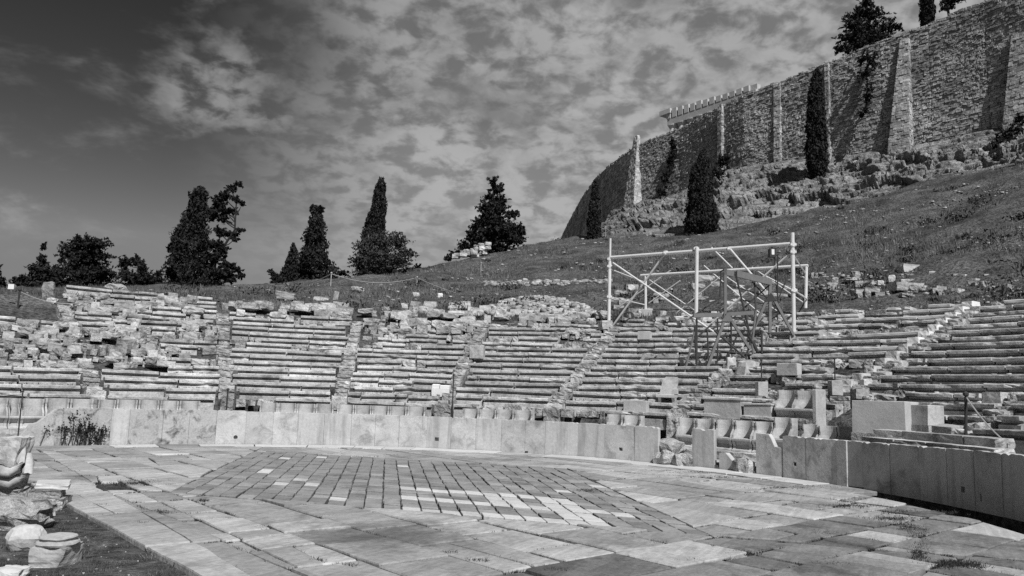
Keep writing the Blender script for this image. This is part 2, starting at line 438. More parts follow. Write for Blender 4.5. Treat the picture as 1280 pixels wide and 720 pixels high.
for w_ in wd:
    a, b = u-w_, u; v = V0; n = V0+random.uniform(.7, 1.7)
    while v < 24:
        emit([(a, v), (b, v), (b, n), (a, n)]); v = n; n += random.choice([.7, 1.0, 1.4, 1.9])*random.uniform(.85, 1.15)
    u = a
slabs = [s for s in slabs if area(s) > .12]
def vis(p):
    c = xy(sum(q[0] for q in p)/len(p), sum(q[1] for q in p)/len(p)); return -area(p)/max(4, c[1])**2 if c[1] > 1 else 0
slabs.sort(key=vis)
hole = uv(at_z(140, 606)[:2])
cracked = []
for s in slabs:
    if area(s) > .7 and random.random() < .33:
        c = (sum(q[0] for q in s)/len(s)+random.uniform(-.3, .3), sum(q[1] for q in s)/len(s)+random.uniform(-.2, .2)); an = random.uniform(-.22, .22)+random.choice([0, 0, 1.57]); nn_ = (math.cos(an), math.sin(an)); cc_ = nn_[0]*c[0]+nn_[1]*c[1]
        h1, h2 = clip(s, nn_, cc_), clip(s, nn_, cc_, -1)
        if len(h1) > 2 and len(h2) > 2 and min(area(h1), area(h2)) > .25: cracked += [h1, h2]; continue
    cracked.append(s)
slabs = sorted(cracked, key=vis)
hr = [(hole[0]-.62, hole[1]-.3), (hole[0]+.62, hole[1]-.22), (hole[0]+.5, hole[1]+.26), (hole[0]-.7, hole[1]+.2)]; HE = [edge(hr[i], hr[(i+1) % 4], hole) for i in range(4)]
holed = []
for s in slabs:
    r_ = s
    for n, c in HE:
        if len(r_) < 3: break
        o = clip(r_, n, c, -1)
        if len(o) >= 3 and area(o) > .03: holed.append(o)
        r_ = clip(r_, n, c)
slabs = sorted(holed, key=vis)
k = 0; extra = MB()
for s in slabs:
    c = (sum(q[0] for q in s)/len(s), sum(q[1] for q in s)/len(s))
    # every corner is worn back by its own amount
    s2 = []
    for q in s:
        l = math.hypot(c[0]-q[0], c[1]-q[1]) or 1; d = random.choice([0, 0, .02, .03, .06])*random.random() if len(s) == 4 and area(s) > .6 else 0; s2.append((q[0]+(c[0]-q[0])*d/l, q[1]+(c[1]-q[1])*d/l))
    if k >= 299:
        extra.add(*slab_obj('', s2, '', random.uniform(.02, .05), jz=.014, joint=.06, raw=True)); continue
    o = slab_obj('paving_slab', s2, 'paving', random.choice([.008, .02, .035, .05])*random.uniform(.7, 1.2), jz=.018, joint=.04, bev=.018); k += 1
    if random.random() < .07: o.material_slots[0].link = 'OBJECT'; o.material_slots[0].material = MATS['paving_pale']
    elif c[0] < USPLIT and random.random() < .8: o.material_slots[0].link = 'OBJECT'; o.material_slots[0].material = MATS['paving_worn']
if extra.v: tag(extra.build('paving_slabs', 'paving', pave), kind='stuff')
# the inlaid lozenge: rows of small tiles along the side from the near tip
A, Bq = Vector(RH[0]), Vector(RH[1]); Dq = Vector(RH[3])
NI, NJ = 27, 21; tiles = []
for i in range(NI):
    sh = (i*.37) % 1 if not 4 <= i <= 13 else 0
    for j in range(NJ):
        t0, t1 = max(0, (j+(sh if j else 0))/NJ)+.0035, min(1, (j+1+(sh if j < NJ-1 else 0))/NJ)-.0035
        s0, s1 = i/NI+.0006+random.uniform(0, .0018), (i+1)/NI-.0006-random.uniform(0, .0012)
        q = [A+(Bq-A)*s0+(Dq-A)*t0, A+(Bq-A)*s1+(Dq-A)*t0, A+(Bq-A)*s1+(Dq-A)*t1, A+(Bq-A)*s0+(Dq-A)*t1]
        pale = (4 <= i <= 13 and j in (0, 3, 6)) or (4 <= i <= 5 and j < 6) or (7 <= i <= 8 and 3 <= j <= 6) or random.random() < .02
        m_ = xy(*(sum((p for p in q), Vector((0, 0)))/4)); tiles.append((math.hypot(*m_), [tuple(p) for p in q], pale))
tiles.sort(key=lambda t: t[0]); rest = [MB(), MB()]
for ti, (d_, q, pale) in enumerate(tiles):
    if ti < 300: slab_obj('inlay_tile', q, 'inlay_pale' if pale else 'inlay', .003, jz=.012, bev=.008, joint=.025)
    else: rest[pale].add(*slab_obj('', q, '', .003, jz=.012, bev=.008, joint=.025, raw=True))
for b_, m_ in zip(rest, ('inlay', 'inlay_pale')):
    if b_.v: tag(b_.build('inlay_tiles', m_, pave), kind='stuff')
# gutter cover slabs along the parapet
th = CH1; random.seed(5)
while th < 134:
    d = random.uniform(4.2, 7.5); a0, a1 = th+.08, th+d-.08; pts = [pol(a, R-.03) for a in np.linspace(a0, a1, 4)]+[pol(a, R-.92+random.uniform(-.05, .05)) for a in np.linspace(a1, a0, 4)]
    o = slab_obj('gutter_slab', [uv(p[:2]) for p in pts], 'new_marble' if random.random() < .75 else 'paving', .0, .1, .01)
    o.location.z = .012; th += d

# ------------------------------------------------------------------ parapet of upright marble slabs
def parapet_slab(parent, a0, a1, h=1.11, poly=None, m='parapet_marble', proud=0., lean=0., zb=-.02, name='upright_slab'):
    """slab between the angles a0 > a1 (left to right in the photograph)."""
    p0, p1 = pol(a0, R), pol(a1, R); w = (p1-p0).length-.004; c = (p0+p1)/2
    if poly is None:
        n = max(3, int(w/.07)); top = []
        for i in range(n+1):
            x = w/2-w*i/n; top.append((x, h+random.uniform(-.008, .004)-(random.uniform(.015, .045) if random.random() < .08 else 0)))
        poly = [(-w/2, zb), (w/2, zb)]+top
        poly[2] = (poly[2][0], poly[2][1]-random.choice([0, .01, .03])); poly[-1] = (poly[-1][0], poly[-1][1]-random.choice([0, .01, .03]))
    else: poly = [(-w/2+x*w, zb if z == 0 else z) for x, z in poly]
    v, f = prism(poly, .15)
    # chamfered top front edge
    if m == 'parapet_marble' and random.random() < .55: m = 'parapet_plain'
    o = mesh_obj(name, v, f, m, parent, c-pol((a0+a1)/2, 1).xy.to_3d()*0)
    tm = (a0+a1)/2; o.location = c+Vector((math.cos(rad(tm)), math.sin(rad(tm)), 0))*(-proud)
    o.rotation_euler = (lean, 0, rad(tm-90)+random.uniform(-.012, .012))
    bm = o.modifiers.new('edge', 'BEVEL'); bm.width = .007; bm.segments = 1; bm.limit_method = 'ANGLE'; bm.angle_limit = rad(50)
    return o
def wall_y(px): return np.interp(px, [0, 137, 340, 500, 700, 865, 980, 1060, 1120, 1280], [548, 548, 550, 553, 562, 574, 585, 594, 602, 640])
def thp(px): return th_px(px, float(wall_y(px)), R)
par1 = empty('parapet_wall', pol(90, R)); par1.location = (0, 0, 0)
tag(par1, 'long curved parapet of pale upright marble slabs facing the far side of the paving', 'parapet')
J = [137, 160, 202, 235, 269, 306, 340, 371, 404, 438, 468, 498, 533, 563, 594, 626, 656, 681, 722, 755, 793, 823]
random.seed(3)
for i in range(len(J)-1):
    parapet_slab(par1, thp(J[i]), thp(J[i+1]), 1.11 if J[i] > 300 else 1.14, m='stained_marble' if 160 <= J[i] <= 235 else 'parapet_marble', lean=random.uniform(-.012, .02))
parapet_slab(par1, thp(76), thp(137), 1.15, m='stained_marble', lean=.03)
parapet_slab(par1, thp(18), thp(76), poly=[(0, 0), (1, 0), (1, 1.12), (.8, 1.1), (.45, .72), (.3, .66), (.1, .3)], m='stained_marble', lean=.03)
par2 = empty('parapet_slab', (0, 0, 0)); tag(par2, 'single tall marble slab standing alone between two breaks in the parapet', 'slab')
parapet_slab(par2, thp(865), thp(892.5), 1.14)
par3 = empty('parapet_wall', (0, 0, 0)); tag(par3, 'shaded right stretch of marble parapet curving towards the viewer above the open gutter', 'parapet')
parapet_slab(par3, thp(945), thp(978), poly=[(0, 0), (1, 0), (1, .78), (.72, .8), (.6, 1.0), (.5, 1.12), (0, 1.13)])
J2 = [979, 1008, 1047, 1060, 1079, 1113, 1151, 1185, 1219, 1254, 1284]
for i in range(len(J2)-1):
    parapet_slab(par3, thp(J2[i]), thp(J2[i+1]), float(np.interp(J2[i], [979, 1060, 1284], [1.12, 1.13, 1.21])), 
                 proud=.035 if J2[i] == 1047 else random.uniform(-.01, .02))
a = thp(1284)
while a > -40: parapet_slab(par3, a, a-4, 1.2); a -= 4
fd = MB()
for i, a in enumerate(np.arange(-40, 25.1, 2.5)):
    for rr_2, z_ in ((R+.05, -.025), (R+.05, -.6)): fd.v.append(pol(a, rr_2, z_))
    if i: fd.f.append((2*i-2, 2*i-1, 2*i+1, 2*i))
fd.build('foundation', 'ground', par3)
def drill(px, py, wpx, hpx, round_=False):
    P = at_r(px, py, R); best = None; bpy.context.view_layer.update()
    for o in list(par1.children)+list(par2.children)+list(par3.children):
        if o.name.startswith('upright'):
            q = o.matrix_world.inverted() @ P; xs = [v.co.x for v in o.data.vertices]
            if min(xs) < q.x < max(xs) and abs(q.y) < .3: best = (o, q)
    if not best: return
    o, q = best; k = P.y/F; b = MB()
    w, h = wpx*k/2, hpx*k/2
    if round_: b.add([(q.x+w*math.cos(t)*(1), y, q.z+h*math.sin(t)) for y in (-.2, .11) for t in np.linspace(0, 2*math.pi, 11)[:-1]], [tuple(range(10)), tuple(range(19, 9, -1))]+[((i+1) % 10, i, i+10, (i+1) % 10+10) for i in range(10)])
    else: b.box(q.x-w, q.x+w, -.2, .11, q.z-h, q.z+h)
    c = b.build('cutter', 'ground', None); c.matrix_world = o.matrix_world.copy()
    for md in list(o.modifiers): o.modifiers.remove(md)
    md = o.modifiers.new('hole', 'BOOLEAN'); md.object = c; md.operation = 'DIFFERENCE'; bpy.context.view_layer.update()
    me = bpy.data.meshes.new_from_object(o.evaluated_get(bpy.context.evaluated_depsgraph_get())); o.modifiers.clear()
    if len(me.polygons) > 6: o.data = me
    bpy.data.objects.remove(c)
for q in [(294.5, 546.5, 5, 5, True), (546, 549, 5, 4.5), (776, 561.5, 5, 4), (994, 580, 4.5, 4.5), (1204, 612, 6, 7), (1151, 608, 2.5, 10), (1226, 622, 2.5, 9), (658, 566, 4, 4)]: drill(*q)
cr = empty('creeping_plant', at_z(98, 553, 0)); tag(cr, 'dark creeping plant spread over the broken left end of the parapet', 'plant')
# low broken pieces left in the gap
for px, py, w, h, d, lab in [(846, 575, 30, .34, .3, 'low broken slab stump left of the lone standing parapet slab'), (912, 583, 30, .5, .2, 'broken triangular slab stump right of the lone standing parapet slab')]:
    P = at_r(px, py, R); P.z = 0; wd_ = w*P.y/F
    o = empty('broken_slab', P, rad(theta(P)-90)); tag(o, lab, 'slab stump')
    v, f = prism([(-wd_/2, -.02), (wd_/2, -.02), (wd_/2*.9, h*.25), (wd_*.1, h*.6), (-wd_*.2, h), (-wd_/2, h*.95)], d); mesh_obj('stump', v, f, 'parapet_marble', o)

random.seed(19); gap_lab = ['flat broken stone lying low in the left gap of the parapet', 'round stone at the foot of the left gap of the parapet', 'second round stone beside it in the left parapet gap', 'upper broken slab wedged in the left gap of the parapet', 'round drum stone at the foot of the right gap of the parapet', 'small round stone beside the drum in the right parapet gap']
for (px, py, rr_2, w, h, z), lab in zip([(834, 571, R+.1, .75, .3, .12), (849, 577, R-.05, .42, .36, .1), (858, 578, R-.02, .36, .36, .1), (838, 552, R+.35, .8, .3, .5), (926, 590, R+.05, .42, .4, .1), (935, 592, R+.0, .3, .36, .1)], gap_lab):
    q = pol(th_px(px, py, rr_2), rr_2, z); o = link('broken_stone', random.choice(STONES[3:]), None, q, (random.uniform(-.3, .3), random.uniform(-.3, .3), random.uniform(0, 6)), (w, w*.8, h*1.3)); tag(o, lab, 'stone')

# ------------------------------------------------------------------ thrones
def throne_mesh(w=.66):
    zs = [.40, .5, .58, .66, .74, .8, .92]
    dep = [.5, .47, .4, .33, .33, .35, .36]     # how far the wings reach forward at each height
    n = 12; v = []; f = []; hw = w/2; back = .5
    for z, d in zip(zs, dep):
        inn = []; out = []
        for k in range(n+1):
            a = math.pi*k/n; x = -(hw-.055)*math.cos(a); dd = math.sin(a)
            y = back-d+(d-.09)*(dd**.75)
            inn.append((x, y, z)); 
            t = -1+2*k/n
            if k == 0: q = (-hw, back-d, z)
            elif k == n: q = (hw, back-d, z)
            else: q = (max(-hw, min(hw, t*hw*1.6)), back if abs(t*1.6) < 1 else back-(abs(t*1.6)-1)/.6*d*.9, z)
            out.append(q)
        v += inn+out
    m = 2*(n+1)
    for i in range(len(zs)-1):
        b0, b1 = i*m, (i+1)*m
        for k in range(n):
            f.append((b0+k, b0+k+1, b1+k+1, b1+k)); f.append((b0+n+1+k+1, b0+n+1+k, b1+n+1+k, b1+n+1+k+1))
        f.append((b0+n+1, b0, b1, b1+n+1)); f.append((b0+n, b0+n+1+n, b1+n+1+n, b1+n))
    b = (len(zs)-1)*m
    for k in range(n): f.append((b+k, b+k+1, b+n+1+k+1, b+n+1+k))
    bk = bpy.data.meshes.new('backrest'); bk.from_pydata(v, [], f); bk.update(); bk.materials.append(MATS['throne_marble'])
    s = MB(); s.v = []; hw2 = hw-.004
    # seat with a hollowed front
    prof = [(.5, .395), (-.02, .395), (-.04, .38), (-.04, .33), (.03, .29), (.09, .2), (.07, .09), (-.02, .05), (-.03, 0), (.5, 0)]
    sv = [(x, y, z) for x in (-hw2, hw2) for y, z in prof]; m = len(prof)
    sf = [tuple(range(m)), tuple(range(2*m-1, m-1, -1))]+[(i, i+m, (i+1) % m+m, (i+1) % m) for i in range(m)]
    st = bpy.data.meshes.new('seat'); st.from_pydata(sv, [], sf); st.update(); st.materials.append(MATS['throne_marble'])
    lg = MB()
    for sx in (-1, 1):
        pr = [(-.05, .33), (.0, .26), (.05, .17), (.03, .08), (-.05, .03), (-.05, 0), (.2, 0), (.2, .33)]
        x0, x1 = (sx*hw2, sx*(hw2-.09)); x0, x1 = min(x0, x1), max(x0, x1)
        vv = [(x, y, z) for x in (x0, x1) for y, z in pr]; m = len(pr)
        lg.add(vv, [tuple(range(m))[::-1], tuple(range(m, 2*m))]+[((i+1) % m, (i+1) % m+m, i+m, i) for i in range(m)])
    l = bpy.data.meshes.new('front_leg'); l.from_pydata([tuple(p) for p in lg.v[:16]], [], lg.f[:10]); l.update(); l.materials.append(MATS['throne_marble'])
    l2 = bpy.data.meshes.new('front_leg'); l2.from_pydata([tuple(p) for p in lg.v[16:]], [], [tuple(i-16 for i in q) for q in lg.f[10:]]); l2.update(); l2.materials.append(MATS['throne_marble'])
    return bk, st, l, l2
THRONE = throne_mesh()
def throne(P, rz, label, group=None, sx=1., sz=1., tilt=0.):
    o = empty('marble_throne', P, rz); o.scale = (sx, 1, sz); o.rotation_euler = (tilt, 0, rz+random.uniform(-.015, .015))
    tag(o, label, 'throne', group)
    for me in THRONE: link(me.name.split('.')[0], me, o)
    return o
TR = R+1.75
ORD = 'first second third fourth fifth sixth seventh eighth ninth tenth eleventh twelfth thirteenth fourteenth'.split()
NUM = {2: 'two', 3: 'three', 4: 'four', 5: 'five', 6: 'six'}
tgroups = [
    ('hollow backed thrones behind the broken left parapet end', 'thrones behind the broken left end', [(-16, 12), (13, 26.5), (27, 57), (58, 88), (89, 118)], 505),
    ('thrones above the dark stained parapet slabs', 'thrones above the stained slabs', [(124, 146), (147, 173), (174, 200), (201, 224), (225, 251)], 505),
    ('thrones just left of the near vertical stairway', 'thrones left of the central stairway', [(325, 347.5), (348, 370.5), (371, 394), (395, 417)], 505),
    ('thrones just right of the near vertical stairway', 'thrones right of the central stairway', [(421, 442.5), (443, 464), (464.5, 486), (486.5, 508), (508.5, 531)], 508),
    ('thrones behind the middle of the pale parapet', 'thrones behind the middle of the parapet', [(577, 597.5), (598, 619), (619.5, 641), (641.5, 664)], 514),
    ('thrones below the plain square block', 'pair of thrones below the square block', [(757, 776), (777, 799)], 522),
    ('thrones seen through the broken parapet gaps', 'thrones behind the broken parapet', [(845, 866), (867, 890), (892, 914), (915, 939), (940, 962), (963.5, 986)], 535),
    ('thrones before the largest pale pedestal', 'thrones in front of the pale pedestal', [(999, 1018), (1019, 1041), (1042, 1066)], 538)]
random.seed(9)
for lab, grp, spans, y in tgroups:
    for ti, (x0, x1) in enumerate(spans):
        a0, a1 = th_px(x0, y, TR), th_px(x1, y, TR); w = (pol(a0, TR)-pol(a1, TR)).length; am = (a0+a1)/2
        throne(pol(am, TR, .43+random.uniform(-.01, .015)), rad(am-90), ORD[ti]+' from the left of the '+NUM[len(spans)]+' '+lab, grp, w/.66*.995, 1.2 if x0 == 963.5 else 1.03)
# the step the thrones stand on
plinth = empty('throne_step'); tag(plinth, 'low curved step of long stone blocks that carries the front row of thrones', 'step')
a = 0.
random.seed(12)
while a < 140:
    d = random.uniform(4, 6.5); o = link('step_block', random.choice(SQUARED), plinth, pol(a+d/2, R+2.02, .2), rad(a+d/2-90), (2*(R+2)*math.sin(rad(d/2))*1.0, 1.25, .46)); a += d
# curb just behind the parapet
curb = empty('walkway'); tag(curb, kind='structure')
a = 2.
while a < 138:
    d = random.uniform(5, 8); link('walkway_slab', random.choice(SQUARED), curb, pol(a+d/2, R+.8, .1), rad(a+d/2-90), (2*(R+.9)*math.sin(rad(d/2)), 1.2, .16)); a += d
for px0, px1, y, tp, lab in [(935, 966, 560, 1., ''), ]: pass

# ------------------------------------------------------------------ seat rows
def seat_mesh(L, seed, broken=.1):
    rnd = random.Random(seed); n = max(4, int(L/.2)); prof0 = [(T+.12, -.02), (.06, .0), (.014, -.012), (0., -.034), (.0, -.11), (.015, -.118), (.15, -.13), (.165, -.19), (.05, -.238), (.035, -.6), (T+.12, -.6)]
    v = []; f = []; m = len(prof0); brk = 0
    for i in range(n+1):
        x = -L/2+L*i/n
        if brk > 0: brk -= 1
        elif rnd.random() < broken: brk = rnd.randint(1, 2); bd = rnd.uniform(.05, .12)
        q = (mnoise.noise(Vector((x*1.7, seed*3.1, 0))), mnoise.noise(Vector((x*2.9, seed*1.3, 5))))
        for j, (y, z) in enumerate(prof0):
            if 1 <= j <= 6: y += .018*q[0]+rnd.uniform(-.006, .006)
            if j <= 5: z += .014*q[1]+rnd.uniform(-.005, .005)
            if brk and 1 <= j <= 5: y += bd*rnd.uniform(.5, 1.3)*(1 if j > 1 else .6); z -= rnd.uniform(0, .05) if j in (2, 3) else 0
            if brk and j in (6, 7): y -= .03
            if j in (8, 9): y += .02*q[1]
            xx = x+(rnd.uniform(-.012, .012) if 0 < i < n else -math.copysign(rnd.uniform(0, .02), x))
            v.append((xx, y, z))
    for i in range(n):
        f += [(i*m+j, i*m+(j+1) % m, (i+1)*m+(j+1) % m, (i+1)*m+j) for j in range(m)]
    f += [tuple(range(m))[::-1], tuple(n*m+j for j in range(m))]
    me = bpy.data.meshes.new('seat_block'); me.from_pydata(v, [], f); me.update(); me.materials.append(MATS['seat_stone']); return me
SEATS = {L: [seat_mesh(L, int(L*100)+i, .03+.045*i) for i in range(6)] for L in (1.1, 1.5, 1.9, 2.4)}
AISLES = [-14, 2, 19, 36, 52.5, 69.2, 84, 98.2, 112.5, 127.5, 142]
WL = {0: ('bank of worn stone seats beyond the far right edge beside the near parapet', 13, .1), 1: ('bank of dark fronted stone seats low at the right edge of the photo', 15, .1),
      2: ('right hand bank of long stone seats with shaded fronts right of the diagonal stairway', 15, .07),
      3: ('bank of stone seats under the steel gantry, left of the diagonal stairway', 15, .12),
      4: ('bank of stone seats below the left half of the white scaffold frame', 14, .22),
      5: ('bank of stone seats topped by the rubble heap right of centre', 13, .24),
      6: ('bank of stone seats right of centre holding the square white block', 13, .28),
      7: ('bank of even stone seats between the two stairways left of centre', 13, .09),
      8: ('heavily ruined bank of seats with many rough blocks at the left', 16, .4),
      9: ('low ruined bank of seats at the far left edge', 9, .5)}
def ruin(w, k, th, base):
    p = base
    if w == 8: p = .08 if k < 3 else (.75 if 3 <= k <= 9 else .3)
    if w == 9: p = .1 if k < 3 else .8
    if w == 6: p = .12 if k < 8 else .5
    if w == 5: p = .1 if k < 10 else .5
    if w in (4, 3) and k > 11: p = .35
    if w == 2 and k < 3: p = .3
    if w == 7 and k > 11: p = .5
    return p
random.seed(33)
seat_count = 0
for w in range(len(AISLES)-1):
    lab, kt, base = WL[w]; wd_ = empty('seat_bank'); tag(wd_, lab, 'seat bank')
    for k in range(-1, kt+1):
        r = R0+T*k-(.02 if k < 0 else 0); top = Z0+RISE*k; hw = math.degrees(.32/r); a0, a1 = AISLES[w]+hw*random.uniform(.55, 1.5), AISLES[w+1]-hw*random.uniform(.55, 1.5)
        if w == 2 and k <= 1: a1 = min(a1, 27 if k <= 0 else 29)
        if w == 0 and k < 0: continue
        tot = rad(a1-a0)*r; a = a0
        dz_row = random.uniform(-.02, .02); loose_ = 1. if w in (2, 7) else 1.8
        while True:
            rem = rad(a1-a)*r
            if rem < .35: break
            L = random.choice([1.1, 1.5, 1.9, 1.9, 2.4, 2.4]) if ruin(w, k, a, base) < .3 else random.choice([.7, .9, 1.1, 1.5, 1.9])
            L *= random.uniform(.9, 1.12)
            if rem-L < .5: L = rem
            if L > 2.9: L = rem/2
            d = math.degrees(L/r); am = a+d/2; q = random.random(); rp = ruin(w, k, am, base)
            if q > rp:
                key = min(SEATS, key=lambda x: abs(x-L)); vi = random.randint(0, 2) if rp < .12 else random.randint(0, 5); me = SEATS[key][vi]
                mm = None
                if w == 3 and ((k >= 11 and random.random() < .6) or (k >= 8 and a < a0+.01)): mm = 'new_marble'
                if w == 2 and ((k in (2, 3) and am > 20 and am < 26) or (k > 13 and random.random() < .3)): mm = 'new_marble'
                link('seat_block', me, wd_, pol(am, r+random.uniform(-.04, .04)*loose_, top+dz_row+random.uniform(-.022, .016)*loose_), (random.uniform(-.02, .02)*loose_, random.uniform(-.012, .012)*loose_, rad(am-90)+random.uniform(-.014, .014)*loose_), (L/key*.985, 1, 1), mm)
            elif q > rp*.18 or k < 2:
                x_ = -L/2
                while x_ < L/2-.15:
                    wl = min(L/2-x_, random.choice([.22, .32, .45, .6, .85])*random.uniform(.85, 1.2)); hh = random.uniform(.16, .32)
                    xm = x_+wl/2; am2 = am-math.degrees(xm/r)*-1
                    link('rough_block', random.choice(SQUARED if random.random() < .6 else STONES), wd_, pol(am+math.degrees(xm/r), r+.3+random.uniform(-.14, .16), top-.3+hh*.5+random.uniform(-.06, .03)),
                         (random.uniform(-.12, .12), random.uniform(-.12, .12), rad(am-90)+random.uniform(-.25, .25)), (wl*.96, random.uniform(.35, .6), hh*1.1), 'rough_stone' if random.random() < .7 else 'seat_stone')
                    x_ += wl+random.uniform(0, .12)
            seat_count += 1; a += d
# stairways
STEPS = []
for i in range(6):
    g_ = random.Random(i+90); v = []; n_ = 4
    prof = [(.5, 0), (.04, .0), (0, -.02), (.0, -.11), (.03, -.125), (.03, -.4), (.5, -.4)]; m_ = len(prof)
    for q in range(n_+1):
        x = -.5+q/n_
        for y, z in prof: v.append((x, y+(g_.uniform(-.02, .03) if y < .2 else 0), z+(g_.uniform(-.03, .008) if z > -.2 else 0)))
    f = [(q*m_+j, q*m_+(j+1) % m_, (q+1)*m_+(j+1) % m_, (q+1)*m_+j) for q in range(n_) for j in range(m_)]+[tuple(range(m_))[::-1], tuple(n_*m_+j for j in range(m_))]
    me = bpy.data.meshes.new('stair_step'); me.from_pydata(v, [], f); me.update(); me.materials.append(MATS['seat_stone']); STEPS.append(me)
SL = {2: 'stairway at the right edge low beside the rope post', 3: 'long diagonal stairway with pale worn seat ends climbing to the right', 4: 'stairway hidden under the legs of the steel gantry',
      5: 'stairway leaning right below the left foot of the white scaffold', 6: 'worn stairway beside the square white block right of centre', 7: 'near vertical stairway left of centre in the photo',
      8: 'stairway leaning left between the even and the ruined seats', 9: 'broken stairway at the far left end of the seats'}
for w in range(2, 10):
    th = AISLES[w]; o = empty('stone_stairway'); tag(o, SL[w], 'stairway')
    for k in range(-2, 2*(15 if w < 5 else 13)):
        if random.random() < (.04 if w < 8 else .2): continue
        r = R0+T*k/2; z = Z0+RISE*(k+1)/2-RISE/2+.02
        link('stair_step', random.choice(STEPS), o, pol(th+math.degrees(random.uniform(-.03, .03)/r), r+random.uniform(-.05, .05), z-.03+random.uniform(-.05, .02)), (random.uniform(-.05, .05), random.uniform(-.05, .05), rad(th-90)+random.uniform(-.05, .05)),
             (random.uniform(.44, .66), 1, 2.6 if k < 0 else 1), 'rough_stone' if random.random() < .75 else None)

def onseat(px, py):
    d = ray(px, py); best = None
    for k in range(0, 17):
        P = at_r(px, py, R0+T*k+.3)
        if P.z <= Z0+RISE*k: return Vector((P.x, P.y, Z0+RISE*k))
    return hit(px, py)
# pale repaired ends of the seats along the diagonal stairway
pe = empty('seat_end_course'); tag(pe, 'pale repaired seat ends climbing in a bright line beside the diagonal stairway', 'seat ends')
for k in range(3, 16):
    r = R0+T*k; th = AISLES[3]+math.degrees(.42/r)
    link('end_block', random.choice(SQUARED), pe, pol(th, r+.2, Z0+RISE*k-.16), (random.uniform(-.06, .06), random.uniform(-.06, .06), rad(th-90)+random.uniform(-.1, .1)), (random.uniform(.3, .42), .62, .4), 'white_marble' if k > 8 else 'new_marble')

# ------------------------------------------------------------------ pedestals, special seats and single blocks among the seats
def block(name, px0, px1, py0, py1, r, depth, m, label, cat, cap=0., rot=0., bev=.015, foot=True):
    """upright squared block whose front shows between these pixels at radius r."""
    xm = (px0+px1)/2
    if r is None: Q_ = onseat(xm, py1); r = math.hypot(Q_.x-CX, Q_.y-CY)-.35
    B = at_r(xm, py1, r); th = theta(B); z0 = B.z; z1 = at_r(xm, py0, r).z
    w = (at_r(px1, py1, r)-at_r(px0, py1, r)).length
    o = empty(name, (B.x, B.y, z0), rad(th-90)+rot); tag(o, label, cat)
    b = MB(); h = z1-z0; b.box(-w/2+cap*.4, w/2-cap*.4, cap*.4, depth, 0, h-(cap if cap else 0), .008, bev); b.build('body', m, o)
    if cap:
        c = MB(); c.box(-w/2, w/2, 0, depth+.02, h-cap+.002, h, .004, bev); c.build('cap_moulding', m, o)
    if foot: f = MB(); f.box(-w/2-.03, w/2+.03, -.03, depth+.03, -.5, -.003); f.build('footing', 'rough_stone', o)
    return o
block('pedestal', 878, 926, 497, 523, R0-.75, .8, 'throne_marble', 'pale marble pedestal with a dark capping ledge behind the lone parapet slab', 'pedestal', .07)
block('pedestal', 928, 964, 504, 525, R0-.72, .7, 'throne_marble', 'squat marble pedestal right of the capped one, next to the double throne', 'pedestal', .06)
block('pedestal', 1070, 1126, 501, 542, R0-1.3, .9, 'new_marble', 'largest plain pale pedestal standing above the thrones at right', 'pedestal', rot=.28)
block('pedestal', 1131, 1160, 506, 531, R0-.7, .6, 'throne_marble', 'narrow pale block right behind the largest plain pedestal', 'pedestal')
block('stone_block', 779, 807, 501, 520, R0-.35, .6, 'throne_marble', 'plain square block above the pair of thrones right of centre', 'block')
block('stone_block', 587, 604, 431, 448, None, .5, 'seat_stone', 'square upright block among the broken upper seats right of centre', 'block', foot=False)
block('stone_block', 971, 996, 454, 469, None, .4, 'throne_marble', 'pale moulded block on the seats right of the boulder under the gantry', 'block', foot=False)
block('stone_block', 797, 812, 414, 424, None, .4, 'new_marble', 'small white block on the seats below the scaffold braces', 'block', foot=False)
# white chair-like block in the middle of the seats
P = at_r(550, 499, R0+T*.9); o = empty('marble_bench', P, rad(theta(P)-90)); tag(o, 'small bright white marble seat with two hollow tops in the middle of the seat rows', 'seat')
k = P.y/F; b = MB(); b.box(-11*k, 11*k, .0, .5, .1, 13*k); b.box(-11*k, -7*k, .0, .5, -.05, .1); b.box(7*k, 11*k, 0, .5, -.05, .1); b.build('base', 'white_marble', o)
b = MB(); b.box(-11*k, -2*k, .08, .5, 13*k+.002, 18.5*k, .0, .04); b.build('backrest', 'white_marble', o); b = MB(); b.box(-1*k, 11*k, .06, .5, 13*k+.002, 17.5*k, 0, .04); b.build('backrest', 'white_marble', o)
# large armchair of the seats right of centre
P = at_r(832, 508, R0+T*.3); o = empty('marble_armchair', P, rad(theta(P)-90)+.2); tag(o, 'tall marble armchair with a leaning back standing on the lower seats', 'armchair')
k = P.y/F
v, f = prism([(-11*k, 15*k), (9*k, 15*k), (12*k, 35*k), (9*k, 37*k), (-4*k, 37*k), (-8*k, 33*k)], .14, .42)
mesh_obj('backrest', [(x, y+(z-15*k)*.25, z) for x, y, z in v], f, 'throne_marble', o)
b = MB(); b.box(-12*k, 11*k, -.02, .6, 11*k, 15*k, .005, .02); b.build('seat', 'throne_marble', o)
for s_ in (-1, 1):
    b = MB(); v, f = prism([(.0, 0), (.42, 0), (.42, 11*k-.002), (.0, 11*k-.002), (.1, 7*k), (.12, 4*k)], .1)
    b.add([(s_*10*k-(.0 if s_ < 0 else .08)+y, x, z) for x, y, z in v], [q[::-1] for q in f]); b.build('side_support', 'throne_marble', o)
b = MB(); b.box(8*k, 11.5*k, 0, .6, 15*k+.002, 22*k, .005, .02); b.build('armrest', 'throne_marble', o)
b = MB(); b.box(-14*k, 13*k, -.08, .7, -.3, -.003, .01, .02); b.build('footing', 'rough_stone', o)
